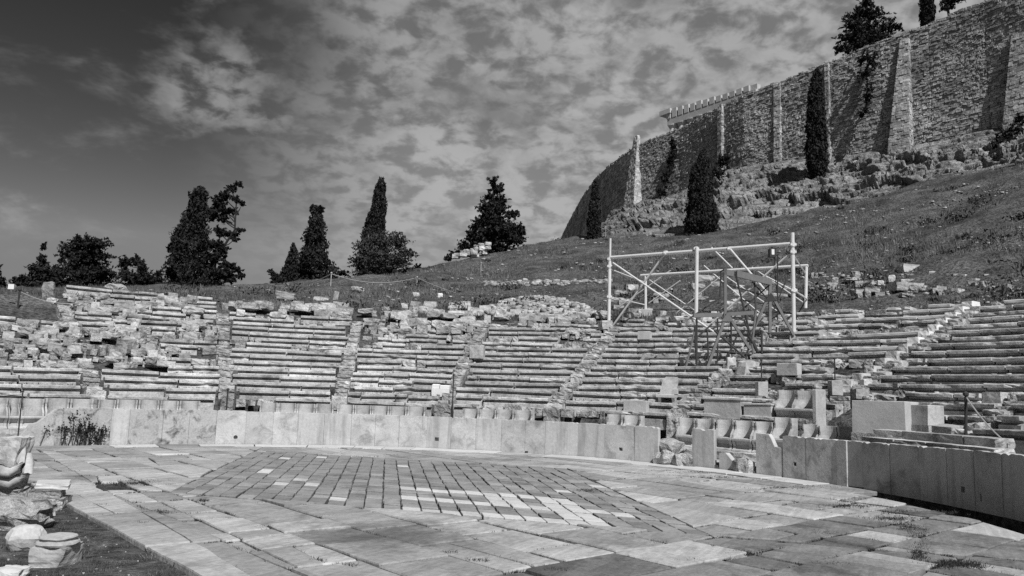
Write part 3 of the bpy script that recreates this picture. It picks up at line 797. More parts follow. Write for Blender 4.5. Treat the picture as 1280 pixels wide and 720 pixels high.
# double throne above the row at right
P = at_r(993, 524, R0-.7); o = empty('double_throne', P, rad(theta(P)-90)); tag(o, 'double marble throne with two hollow backs and a straight right end panel', 'throne')
k = P.y/F; z = 16*k
for s_ in (-1, 1):
    q = empty('throne_back', (s_*.33-.03, 0, z-.44), 0); q.parent = o; q.scale = (.98, 1, 1.05)
    c = link('backrest', THRONE[0], q); c = link('seat', THRONE[1], q)
    q.location.z = at_r(993, 488, R0-.7).z-P.z-.96
b = MB(); b.box(.63, .74, -.02, .52, -.2, 37*k, .004, .015); b.build('end_panel', 'throne_marble', o)
# long pale kerb stones lying on the right parapet
random.seed(14)
lg = [(1078, 1245, 538, 555, R+.55, .1), (1092, 1246, 528, 546, R+.95, .1)]
for i, (x0, x1, ya, yb, rr, _) in enumerate(lg):
    o = empty('kerb_row'); tag(o, ['lower', 'upper'][i]+' course of long flat kerb stones lying just behind the shaded right parapet', 'kerb')
    a0, a1 = th_px(x0, ya, rr), th_px(x1, yb, rr); n = 4
    for j in range(n):
        b0, b1 = a0+(a1-a0)*j/n, a0+(a1-a0)*(j+1)/n; am = (b0+b1)/2
        link('kerb_stone', random.choice(SQUARED), o, pol(am, rr+.2, 1.12+.17*i), (0, 0, rad(am-90)), (rad(abs(b1-b0))*rr*.99, .5, .2 if i == 0 else .24))

# ------------------------------------------------------------------ posts and ropes
POSTS = {}
def post(px, y0, y1, label, base=None, r=.022, m='dark_iron', P=None, group=None, lean=0.):
    P = P or hit(px, y1); h = (y1-y0)*P.y/F; o = empty('rope_post', P); tag(o, label, 'post', group)
    b = MB(); b.tube([(0, 0, -.15), (lean, 0, h)], r); b.build('pole', m, o)
    b = MB(); b.lathe([(r*.4, 0), (r*1.9, r), (r*1.9, r*2.4), (r*.5, r*3.5)], 8, (lean, 0, h)); b.build('cap', m, o)
    if base: b = MB(); b.box(-base, base, -base, base, -.2, base*1.6, .01, .015); b.build('foot_block', 'concrete', o)
    POSTS[px] = P+Vector((lean, 0, h)); return o
RR = lambda px, py, k: at_r(px, py, R0+T*k)
post(565, 471, 521, 'tall thin iron post at the foot of the seats right of the white marble seat', P=RR(565, 521, -1), r=.025)
post(494, 496, 510, 'short iron post behind the row of five thrones', P=RR(494, 510, -.3))
post(283, 489, 512, 'short dark iron post beside the foot of the left leaning stairway', P=RR(283, 512, -1), r=.03)
post(23, 492, 540, 'dark iron post in front of the thrones at the far left', P=at_r(23, 540, R+.4), r=.02)
post(1044, 446, 482, 'iron post in a pale square foot on the seats left of the diagonal stairway', .16, P=RR(1044, 486, .3))
post(952, 447, 482, 'iron post in a concrete foot left of the double throne', .16, P=RR(952, 487, .4))
post(1207, 497, 548, 'leaning iron post with a pale rope behind the right parapet', P=at_r(1207, 548, R+1.4), r=.035, lean=.05)
post(413, 342, 362, 'grey fence post carrying the slack rope on the ridge left of centre', r=.04, m='concrete')
post(521, 347, 358, 'short grey fence post on the slope right of the round bush', r=.035, m='concrete')
post(601, 329, 341, 'small pale stake on the slope below the stone wall stub', r=.03, m='concrete')
post(22, 364, 386, 'fence post with a small white plate at the far left of the ridge', r=.04, m='dark_iron')
post(118, 374, 394, 'thin pale stake with a dark square foot on the left grass', .2, r=.03, m='concrete')
post(752, 262, 275, 'lone stake standing on the ridge beside the tall left cypress', r=.03, m='concrete', P=hit(757, 297))
def rope(a, b, sag, label, r=.012, m='rope'):
    pts = [a.lerp(b, t)-Vector((0, 0, sag*4*t*(1-t))) for t in np.linspace(0, 1, 10)]; c = MB(); c.tube(pts, r, 5); tag(c.build('rope', m), label, 'rope')
rope(POSTS[413], hit(335, 356)+Vector((0, 0, .15)), .5, 'slack rope running left from the fence post on the ridge', .03)
rope(POSTS[413], POSTS[521], .5, 'slack rope between the two fence posts below the round bush', .03)
rope(POSTS[521], hit(640, 380), .3, 'rope running down the grass right from the fence post', .025)
rope(POSTS[1207], at_r(1262, 556, R+1.2), .1, 'pale rope sloping down from the leaning post at the right', .015)
rope(POSTS[22], POSTS[118], .35, 'thin rope between the two stakes on the left grass', .02)
b = MB(); q = POSTS[22]+Vector((-.35, -.06, .1)); b.box(q.x-.13, q.x+.13, q.y-.02, q.y, q.z-.02, q.z+.2); tag(b.build('small_sign', 'white_paint'), 'small blank white plate fixed by the fence post at the far left', 'sign')

# ------------------------------------------------------------------ scaffold and gantry
sc = empty('scaffold_frame', onseat(761, 413)); sc.location = (0, 0, 0)
tag(sc, 'large white tubular scaffold frame standing over the upper seats', 'scaffold')
PL, PR_ = onseat(761, 408), onseat(992, 416); PM_D = (PL.y+PR_.y)/2
DL, DR = PL.y, PR_.y
def fr(px, py):     # point on the front plane of the frame
    t = (px-761)/(992-761)
    A0 = Vector((PL.x, PL.y)); B0 = Vector((PR_.x, PR_.y)); d = ray(px, py)
    n = Vector((B0.y-A0.y, -(B0.x-A0.x))); s_ = n.dot(A0)/(n.x*d.x+n.y*d.y); return EYE+d*s_
def bar(px0, py0, px1, py1, r, name, parent=None, m='white_pipe', off=0., fn=None):
    fn = fn or fr; b = MB(); o_ = Vector((0, off, 0)); b.tube([fn(px0, py0)+o_, fn(px1, py1)+o_], r, 10); return b.build(name, m, parent if parent is not None else sc, smooth=False)
def coupler(px, py, fn=None, m='white_pipe'):
    p = (fn or fr)(px, py); b = MB(); b.lathe([(.06, -.1), (.11, -.09), (.11, .09), (.06, .1)], 10, p); b.box(p.x-.13, p.x+.13, p.y-.1, p.y+.02, p.z-.05, p.z+.05); b.build('coupler', m, sc)
bar(761, 412, 763, 298, .055, 'upright'); bar(761, 412, 762.3, 325, .085, 'upright_sleeve')
bar(992.5, 419, 990.5, 291, .085, 'upright'); bar(869.5, 392, 870.5, 310, .085, 'upright', off=-.12)
bar(764, 322, 988, 305, .085, 'top_rail', off=.0)
bar(766, 329, 893, 416, .045, 'diagonal_brace', off=-.1); bar(832, 316, 765, 409, .05, 'diagonal_brace', off=.12)
bar(912, 312, 956, 364, .05, 'diagonal_brace', off=-.1); bar(985, 319, 880, 413, .045, 'diagonal_brace', off=.1)
for px, py in ((762, 324), (762, 333), (761.5, 371), (991, 306), (991, 315), (870, 311), (832, 316), (912, 311), (992, 363)): coupler(px, py)
rd = 3.2
def rr_(px, py):
    n = Vector((PR_.y-PL.y, -(PR_.x-PL.x))).normalized(); n = -n if n.y < 0 else n
    A0 = Vector((PL.x, PL.y))+n*rd; d = ray(px, py); s_ = n.dot(A0)/(n.x*d.x+n.y*d.y); return EYE+d*s_
bar(801, 344.5, 1010, 332, .075, 'rear_rail', fn=rr_); bar(807, 387, 807, 345, .07, 'rear_upright', fn=rr_); bar(1007, 385, 1008, 333, .075, 'rear_upright', fn=rr_)
bar(811, 379, 850, 351, .035, 'rear_brace', fn=rr_); bar(880, 316, 905, 341, .04, 'rear_brace', fn=rr_, off=-1.5)
b = MB(); b.tube([fr(762, 336), rr_(806, 353)], .035, 8); b.build('side_tie', 'white_pipe', sc)
b = MB(); b.tube([fr(761.5, 371), rr_(806, 381)], .03, 8); b.build('side_tie', 'white_pipe', sc)
b = MB(); b.tube([fr(991, 318), rr_(1007, 342)], .035, 8); b.build('side_tie', 'white_pipe', sc)
b = MB(); b.tube([fr(991, 362), rr_(1009, 374)], .035, 8); b.build('side_tie', 'white_pipe', sc)
for q_ in [(775, 383, 838, 338), (845, 392, 900, 346), (908, 346, 985, 398), (880, 332, 955, 396), (812, 350, 868, 388), (940, 334, 1004, 378)]: bar(*q_, .03, 'rear_brace', fn=rr_)
bar(957, 345, 1008, 372, .035, 'rear_brace', fn=rr_); bar(994, 399, 1009, 372, .03, 'rear_brace', fn=rr_, m='dark_iron')
for px, py, fn in ((761, 412, fr), (992.5, 419, fr), (807, 387, rr_)):
    p = fn(px, py); s_ = .3; o = empty('foot_block', p); b = MB(); b.box(-s_, s_, -s_, s_, -.5, 0, .02, .03); o2 = b.build('body', 'concrete', o)
    tag(o, {761: 'pale stone block under the left front foot of the white scaffold', 992.5: 'pale stone block under the right front foot of the white scaffold', 807: 'rounded stone block under the rear foot of the scaffold'}[px], 'foot block')
# grey steel gantry
ga = empty('steel_gantry'); tag(ga, 'grey steel gantry with triangular legs standing inside the white scaffold', 'gantry')
GY = (DL+DR)/2-1.2
G1Y = onseat(897, 455).y-.3; G2Y = onseat(965, 422).y-.2
def g1(px, py): return at_Y(px, py, G1Y)
def g2(px, py): return at_Y(px, py, G2Y)
def flat(a, b, w, name, m='grey_steel'):
    d = (b-a); u = d.normalized(); s_ = u.cross(Vector((0, 1, 0))).normalized()*w/2; t_ = Vector((0, .06, 0))
    v = [a-s_-t_, a+s_-t_, b+s_-t_, b-s_-t_, a-s_+t_, a+s_+t_, b+s_+t_, b-s_+t_]
    mesh_obj(name, v, [(0, 1, 2, 3), (7, 6, 5, 4), (0, 4, 5, 1), (1, 5, 6, 2), (2, 6, 7, 3), (3, 7, 4, 0)], m, ga)
flat(g1(906.5, 397), g1(906.5, 336), .11, 'upright'); flat(g1(908, 393), g1(884, 460), .105, 'leg'); flat(g1(909, 393), g1(938, 437), .105, 'leg')
flat(g2(962.5, 415), g2(962.5, 350), .11, 'upright'); flat(g2(964, 368), g2(992, 419), .105, 'leg'); flat(g2(958, 376), g2(936, 425), .105, 'leg')
flat(g1(905, 340), g1(917, 342), .24, 'end_plate'); flat(g1(921, 342), g2(963, 352.5), .27, 'top_plate')
flat(g1(867, 394.5), g1(902, 393.5), .16, 'cross_beam'); flat(g1(908, 393), g1(942, 391), .15, 'cross_beam')
mesh_obj('gusset_plate', [g1(901, 402)-Vector((0, .08, 0)), g1(915, 402)-Vector((0, .08, 0)), g1(908, 392)-Vector((0, .08, 0)), g1(901, 402), g1(915, 402), g1(908, 392)], [(0, 1, 2), (5, 4, 3), (0, 3, 4, 1), (1, 4, 5, 2), (2, 5, 3, 0)], 'grey_steel', ga)
mesh_obj('gusset_plate', [g2(955, 377)-Vector((0, .08, 0)), g2(970, 376)-Vector((0, .08, 0)), g2(963, 366)-Vector((0, .08, 0)), g2(955, 377), g2(970, 376), g2(963, 366)], [(0, 1, 2), (5, 4, 3), (0, 3, 4, 1), (1, 4, 5, 2), (2, 5, 3, 0)], 'dark_iron', ga)
def gb(x0, y0, x1, y1, r, m, fn=None, fn2=None):
    b = MB(); b.tube([(fn or g1)(x0, y0), (fn2 or fn or g1)(x1, y1)], r, 7); b.build('thin_rod', m, ga)
gb(893, 413, 950, 464, .045, 'dark_iron'); gb(868, 415, 852, 482, .04, 'grey_steel'); gb(868.5, 408, 873, 505, .045, 'dark_iron'); gb(871, 398, 871, 470, .04, 'dark_iron')
gb(945, 388, 940, 432, .045, 'grey_steel'); gb(940, 432, 944, 458, .045, 'grey_steel'); gb(943, 345, 945, 392, .04, 'dark_iron', g2, g1); gb(952, 413, 953, 482, .045, 'dark_iron')
gb(920, 344, 938, 420, .04, 'dark_iron'); gb(862, 398, 900, 372, .035, 'dark_iron', g2); gb(900, 372, 901, 340, .035, 'dark_iron', g2); gb(856, 448, 892, 470, .03, 'grey_steel'); gb(936, 420, 947, 440, .06, 'dark_iron')
gb(900, 340, 905, 337, .03, 'dark_iron', g2, g1)
for q_ in [(884, 412, 886, 458), (897, 398, 897, 452), (930, 400, 948, 440), (878, 436, 946, 444), (925, 412, 905, 455), (947, 396, 930, 455), (862, 430, 890, 405), (914, 400, 914, 440)]: gb(*q_, .036, 'dark_iron')
for q_ in [(900, 352, 962, 372), (940, 352, 985, 402), (962, 356, 918, 396), (972, 318, 972, 400), (985, 345, 962, 400), (925, 375, 975, 382)]: gb(*q_, .03, 'dark_iron', g2)
# lamp like hoist block under the top rail
p = fr(965, 310); o = empty('hoist', p); tag(o, 'small dark hoist with a white face hanging under the scaffold top rail', 'hoist')
b = MB(); b.box(-.14, .14, -.12, .12, -.42, -.02, 0, .03); b.build('housing', 'dark_iron', o); b = MB(); b.box(-.06, .06, -.135, -.118, -.32, -.08); b.build('face_plate', 'white_paint', o)
b = MB(); b.tube([(0, 0, -.04), (0, 0, .12)], .03); b.build('hook', 'dark_iron', o)
b = MB(); b.tube([fr(968, 318), fr(975, 345)+Vector((0, .6, 0)), fr(982, 380)+Vector((0, .9, 0))], .02, 5); tag(b.build('hoist_chain', 'dark_iron'), 'thin dark chain hanging from the hoist behind the right scaffold pole', 'chain')

# ------------------------------------------------------------------ loose stones
def loose(px, py, wpx, hpx, label, group=None, m=None, sq=False, rz=None, tilt=None, name='loose_stone', lift=.3):
    P = hit(px, py); k = P.y/F; w, h = wpx*k, hpx*k
    return tag(link(name, random.choice(SQUARED if sq else STONES), None, P+Vector((0, 0, h*lift)), (tilt if tilt is not None else random.uniform(-.12, .12), random.uniform(-.12, .12), rz if rz is not None else random.uniform(-.5, .5)),
                    (w, w*random.uniform(.6, .9), h*1.15), m), label, 'stone', group)
random.seed(77)
loose(60, 373, 13, 20, 'tall upright boulder on the grass at the far left ridge', lift=.45)
loose(145, 364, 22, 10, 'wide low boulder under the trees at the left ridge')
loose(152, 372, 8, 5, 'small round stone below the wide boulder at left')
loose(66, 378, 12, 6, 'pale stone at the foot of the tall upright boulder', m='new_marble')
loose(1135, 339, 22, 9, 'pale dressed block lying tilted on the right grass slope', m='new_marble', sq=True, rz=.15, tilt=.0)
loose(1115, 351, 8, 8, 'small upright white stone left of the flat slab on the right slope', m='new_marble')
loose(1132, 362, 34, 9, 'long flat slab with a pale top at the head of the right seats', sq=True, rz=.05)
loose(882, 352, 20, 9, 'pale tilted block on the grass behind the middle scaffold pole', m='new_marble', sq=True)
loose(934, 470, 24, 20, 'large broken marble boulder under the right leg of the gantry', m='throne_marble', lift=.35)
loose(914, 466, 11, 20, 'pointed white marble fragment left of the boulder under the gantry', m='new_marble', lift=.35)
loose(896, 479, 18, 13, 'rounded pale stone below the pointed marble fragment', lift=.35)
loose(906, 482, 11, 12, 'small rounded stone beside the pale one below the gantry', lift=.35)
loose(985, 480, 20, 15, 'rough lump of stone on the seats above the double throne', lift=.35)
loose(359, 371, 24, 5, 'thin dark layered slab on the grass left of centre', sq=True, rz=0)
loose(359, 375, 22, 4, 'second thin slab just below the dark layered one', sq=True, rz=0)
loose(402, 376, 18, 5, 'flat slab lying on the grass below the fence post', sq=True, rz=.1)
loose(419, 377, 6, 13, 'narrow tilted stone standing on the grass below the fence post', sq=True, tilt=.2, lift=.4)
loose(447, 364, 14, 6, 'dark low stone on the slope below the round bush')
loose(520, 370, 8, 5, 'isolated white stone in the grass above the central seats', m='new_marble')
loose(550, 371, 6, 5, 'tiny bright stone on the grass right of centre', m='white_paint')
groups = [((5, 95), (418, 455), 30, (8, 18), (6, 10), 'rough fallen block among the grass at the far left of the seats', 'fallen blocks at the far left'),
          ((105, 250), (375, 470), 50, (9, 22), (6, 10), 'rough fallen block on the ruined rows at left', 'fallen blocks on the ruined rows'),
          ((285, 440), (385, 404), 30, (8, 20), (5, 9), 'loose block along the broken top of the even seats left of centre', 'loose blocks along the seat tops'),
          ((455, 610), (383, 425), 52, (8, 22), (5, 10), 'loose block tumbled over the broken upper seats right of the central stairway', 'tumbled blocks right of the central stairway'),
          ((610, 760), (392, 418), 34, (8, 22), (5, 9), 'loose block at the foot of the rubble heap', 'blocks below the rubble heap'),
          ((765, 990), (355, 410), 44, (7, 20), (4, 9), 'loose block on the ground behind the scaffold', 'loose blocks behind the scaffold'),
          ((1015, 1275), (345, 372), 34, (6, 18), (4, 8), 'loose block along the grassy top of the right seats', 'loose blocks above the right seats'),
          ((980, 1100), (488, 520), 12, (8, 18), (6, 11), 'loose block on the lowest steps between double throne and large pedestal', 'loose blocks near the large pedestal')]
for (xa, xb), (ya, yb), n, (wa, wb), (ha, hb), lab, grp in groups:
    made = []
    for i in range(n):
        px, py = random.uniform(xa, xb), random.uniform(ya, yb)
        if xa == 105 and py < 430 and px < 105+(430-py)*.35: continue
        P = hit(px, py); r = math.hypot(P.x-CX, P.y-CY)
        o = loose(px, py, random.uniform(wa, wb), random.uniform(ha, hb), lab, grp, sq=random.random() < .45, m='seat_stone' if random.random() < .5 else None, lift=.35)
        if R0 < r < 28.5: o.location.z += .3
        made.append((py, px, o))
    # tell them apart: tiers from the top, then left to right
    made.sort(key=lambda q: q[0]); nt_ = max(1, math.ceil(len(made)/13)); tn = {1: [''], 2: ['upper', 'lower'], 3: ['upper', 'middle', 'lower'], 4: ['top', 'upper', 'lower', 'bottom'], 5: ['top', 'upper', 'middle', 'lower', 'bottom']}[nt_]
    per = math.ceil(len(made)/nt_)
    for ti in range(nt_):
        for oi, (py, px, o) in enumerate(sorted(made[ti*per:(ti+1)*per], key=lambda q: q[1])):
            o['label'] = ORD[oi]+' from the left'+(' in the '+tn[ti]+' tier' if tn[ti] else '')+' of '+grp
# column base and fragments at the lower left
def lump(px, py, w, h, label, name='rough_boulder', m='rough_stone', d=.8, rz=0., n=7, amp=.16, rn=.35, seed=3):
    P = at_z(px, py, -.07); k = P.y/F; v, f = stone_data(seed, n, rn, amp, 1.6)
    o = mesh_obj(name, [(p.x*w*k, p.y*w*k*d, (p.z+.42)*h*k*1.1) for p in v], f, m); o.location = back(P, w*k*d*.35); o.rotation_euler = (0, 0, rz)
    return tag(o, label, 'stone')
lump(31, 689, 36, 27, 'rounded worn boulder behind the column base at lower left', m='throne_marble', seed=5, amp=.07, d=.9, rz=.5, rn=.85)
lump(14, 664, 80, 34, 'broad rugged block at the lower left edge', seed=6, amp=.2, d=.6)
lump(14, 636, 36, 26, 'rough round stone under the carved torso fragment', seed=8, amp=.18)
lump(50, 640, 32, 12, 'small flat dark slab beside the rugged block at lower left', m='seat_stone', seed=9, amp=.05, rn=.08)
lump(12, 727, 34, 14, 'pale pointed stone cut off by the bottom left corner', m='new_marble', seed=11, amp=.12)
P = at_z(68, 714, -.07); k = P.y/F; o = empty('column_base', back(P, .3), .12); tag(o, 'round moulded marble column base on a broken square plinth', 'column base')
v, f = stone_data(15, 9, .03, .03, 2.2); pv = []
for p in v:
    x, y, z = p.x*45*k, p.y*42*k, (p.z+.5)*25*k
    t = max(0, p.x+p.y*-.5-.28)                     # the right front corner is broken away, more so below
    x -= t*t*46*k*(1.25-(p.z+.5))+t*4*k*mnoise.noise(Vector((z*9, y*9, 2))); y += t*14*k*(1-(p.z+.5))
    if .1 < p.z+.5 < .3 and p.y < -.3 and p.x < .1: y += 1.2*k
    pv.append((x, y, z))
mesh_obj('plinth', pv, f, 'throne_marble', o)
w = 23.5*k; z0 = 24.3*k; dx = 1*k
prof = [(w*.9, z0), (w*1.0, z0+1.*k), (w*1.05, z0+3.2*k), (w*1.0, z0+5.2*k), (w*.9, z0+6*k), (w*.84, z0+6.6*k), (w*.83, z0+8.2*k), (w*.88, z0+8.7*k), (w*.92, z0+10.2*k), (w*.88, z0+11.8*k), (w*.76, z0+12.6*k), (w*.15, z0+12.8*k)]
b = MB(); b.lathe(prof, 44, (dx, 0, 0), .008)
for q in b.v:
    nn_ = mnoise.noise_vector(q*5)*.012+mnoise.noise_vector(q*14)*.005; q += nn_
b.build('moulding', 'throne_marble', o, smooth=False)
# carved torso fragment
P = at_z(12, 640, -.07); k = P.y/F*.84; o = empty('carved_figure', back(P, .35)+Vector((0, 0, .13))); tag(o, 'weathered carved stone fragment of a crouching figure on the stage edge', 'sculpture')
v, f = stone_data(21, 9, .2, .07, 2.2)
mesh_obj('head_block', [((p.x*36-6+p.z*6)*k+max(0, p.z)*4*k, (p.y*34-max(0, -p.x)*4)*k, (73+p.z*40-p.x*5+p.x*p.z*14)*k) for p in v], f, 'throne_marble', o, smooth=False)
b = MB(); b.tube([(9*k, 2*k, 84*k), (12*k, -5*k, 70*k), (13*k, -9*k, 57*k), (11*k, -12*k, 47*k), (4*k, -14*k, 42*k), (-6*k, -13*k, 43*k), (-16*k, -9*k, 47*k)], 4.6*k, 12, 8.5*k)
for q in b.v: q += mnoise.noise_vector(q*7)*.02
b.build('forearm', 'throne_marble', o, smooth=True)
b = MB(); b.tube([(12*k, 10*k, 66*k), (19*k, 4*k, 54*k), (19*k, 0, 42*k), (13*k, -4*k, 31*k), (2*k, -6*k, 26*k), (-14*k, -4*k, 27*k)], 6*k, 12, 10*k)
for q in b.v: q += mnoise.noise_vector(q*6)*.025
b.build('thigh', 'throne_marble', o, smooth=True)
v, f = stone_data(23, 6, .3, .08, 2.); mesh_obj('torso', [((p.x*34-6)*k, p.y*26*k+8*k, (40+p.z*44)*k) for p in v], f, 'rough_stone', o)
o = empty('stacked_slabs', back(at_z(57, 641, -.07), .4), .25); tag(o, 'short stack of broken marble slabs behind the carved figure with a pale top', 'slabs'); k = o.location.y/F
for i, (x, w, z, h) in enumerate([(2, 38, 0, 14), (-2, 34, 14.3, 9), (2, 36, 23.6, 8)]):
    link('slab', SQUARED[i], o, (x*k, (6+i*3)*k, (z+h/2)*k), (0, 0, .1*i), (w*k, 40*k, h*k), 'new_marble' if i == 2 else 'rough_stone')


# joined small stones
def merge_stones(name, pts, m, kind='stuff', label=None):
    V = []; Fq = []; n = 0; tone = []; m = 'rubble'
    for (x, y, z), s_, q in pts:
        v, f = LUMPS[q % 6]; A = np.array([[p.x, p.y, p.z] for p in v]); a = random.uniform(0, 6.3); c, s2 = math.cos(a), math.sin(a)
        A = A*np.array(s_); A = A@np.array([[c, s2, 0], [-s2, c, 0], [0, 0, 1]])+np.array([x, y, z]); V.append(A); Fq.append(np.array(f)+n); n += len(A); tone += [random.random()]*len(f)
    o = fast(name, np.concatenate(V), 4, m, idx=np.concatenate(Fq), tone=tone); tag(o, label, None, None, kind); return o
random.seed(41)
pts = []
for i in range(460):
    t = random.random(); px = 596+t*150; hgt = math.sin(math.pi*min(1, max(0, t)))**.6
    py = 398-random.random()**.8*24*hgt; P = hit(px, py); s_ = random.uniform(2.5, 6.5)*P.y/F; pts.append(((P.x, P.y, P.z+.1+s_*.2), (s_*1.3, s_, s_*.8), i))
merge_stones('rubble_heap', pts, 'rough_stone')
pts = []
for i in range(190):
    px = random.uniform(600, 764); py = 356-3*(px-600)/160+random.gauss(0, 1.6); P = hit(px, py); s_ = random.uniform(2, 5)*P.y/F; pts.append(((P.x, P.y, P.z+s_*.2), (s_*1.4, s_, s_*.8), i))
merge_stones('rubble_line', pts, 'rough_stone')
pts = []
for i in range(3600):
    px = random.uniform(-20, 1300); py = random.uniform(230, 425); P = hit(px, py, strict=True)
    if P is None or P.y > 120 or math.hypot(P.x-CX, P.y-CY) < 27.8: continue
    s_ = random.choice([1., 1.2, 1.6, 2.2, 3.2])*P.y/F; pts.append(((P.x, P.y, P.z+s_*.12), (s_*1.3, s_, s_*.6), i))
for i in range(160):
    px = random.uniform(1000, 1280); py = random.uniform(340, 372); P = hit(px, py); s_ = random.uniform(2, 5)*P.y/F; pts.append(((P.x, P.y, P.z+s_*.15), (s_*1.3, s_, s_*.7), i))
merge_stones('scattered_stones', pts, 'rough_stone')
# small stones and earth packed among the ruined seats
pts = []
for i in range(900):
    th = random.uniform(2, 140); k = random.randint(0, 15); r = R0+T*k+random.uniform(.35, .72); z = Z0+RISE*k-.02
    if k > WL[max(0, min(9, sum(1 for a in AISLES if a < th)-1))][1]: continue
    s_ = random.uniform(.04, .1); P = pol(th, r, z); pts.append(((P.x, P.y, z+s_*.2), (s_*1.5, s_, s_*.8), i))
merge_stones('seat_rubble', pts, 'rough_stone')

# ------------------------------------------------------------------ rocks below the citadel wall
def ztop(px): return float(np.interp(px, [700, 797, 1230, 1400], [39, 39, 42, 42.5]))
WT = [(690, 313), (700, 300), (712, 275), (728, 246), (745, 222), (765, 203), (797, 180), (850, 160), (890, 138), (930, 118), (985, 97), (1040, 75), (1100, 51), (1160, 29), (1230, 1), (1320, -38), (1420, -85)]
WP = [at_z(px, py, ztop(px)) for px, py in WT]
wall_px = [w[0] for w in WT]
def wall_at(px):
    i = max(0, min(len(WT)-2, sum(1 for w in wall_px if w <= px)-1)); A_, B_ = WP[i], WP[i+1]
    # intersect the vertical plane through the column px with the plan line
    d = ray(px, float(np.interp(px, wall_px, [w[1] for w in WT]))); n = Vector((B_.y-A_.y, -(B_.x-A_.x))); s_ = n.dot(A_.xy)/(n.x*d.x+n.y*d.y)
    P = EYE+d*s_; t = (P.xy-A_.xy).length/max(1e-6, (B_.xy-A_.xy).length); return Vector((P.x, P.y, A_.z+(B_.z-A_.z)*t)), n.normalized()
BASE = [(690, 318), (745, 297), (770, 262), (797, 250), (850, 240), (900, 213), (950, 205), (1035, 195), (1110, 188), (1200, 170), (1280, 152), (1420, 120)]
FOOT = [(690, 322), (745, 300), (770, 298), (830, 296), (900, 290), (960, 276), (1020, 262), (1090, 247), (1160, 230), (1230, 214), (1280, 204), (1420, 178)]
def build_rocks():
    ns, nt_ = 420, 64; V = []; xs = np.linspace(742, 1410, ns)
    for i, px in enumerate(xs):
        wp, n = wall_at(px); d = ray(px, float(np.interp(px, [b[0] for b in BASE], [b[1] for b in BASE]))); B_ = EYE+d*(wp.y/d.y)
        fy = float(np.interp(px, [b[0] for b in FOOT], [b[1] for b in FOOT])); Fp = hit(px, fy, 40, 130)
        for j in range(nt_):
            t = j/(nt_-1); p = B_.lerp(Fp, t)
            e = math.sin(math.pi*min(1, t*1.0))
            q = Vector((p.x*.16, p.y*.16, p.z*.55+p.x*.1)); rg = 1-abs(mnoise.fractal(q*1.3, 1, 2, 4)); wp_ = p+Vector(mnoise.noise_vector(p*.35))*1.6
            vd, vp = mnoise.voronoi(Vector((wp_.x*.2, wp_.y*.2, wp_.z*.42))); cell = mnoise.cell(vp[0]*7.7)
            vd2, vp2 = mnoise.voronoi(Vector((wp_.x*.55, wp_.y*.55, wp_.z*1.1))); cell2 = mnoise.cell(vp2[0]*5.1)
            lay = p.z*1.1+p.x*.22+mnoise.noise(p*.25)*2.2; ledge = (lay-math.floor(lay))
            h = (rg-.65)*1.2+(cell-.3)*1.0+cell2*.32+(.4-vd2[0])*.25+mnoise.fractal(p*1.6, 1, 2, 3)*.13-ledge*.6+.7*e
            k = .15+.85*min(1, e*1.6)
            if t > .97: h, k = -1.2, 1
            out = Vector((-.45, -.75, .3)); p = p+out*h*k
            V.append(p)
        # buried edge behind the wall
    idx = []
    for i in range(ns-1):
        for j in range(nt_-1): a = i*nt_+j; idx.append((a, a+1, a+nt_+1, a+nt_))
    o = fast('rock_outcrop', np.array([tuple(p) for p in V]), 4, 'rock', idx=np.array(idx)); tag(o, kind='structure')
build_rocks()

# ------------------------------------------------------------------ citadel wall
cw = empty('citadel_wall'); tag(cw, 'huge rubble masonry citadel wall with sloping buttresses on the rocks at upper right', 'wall')
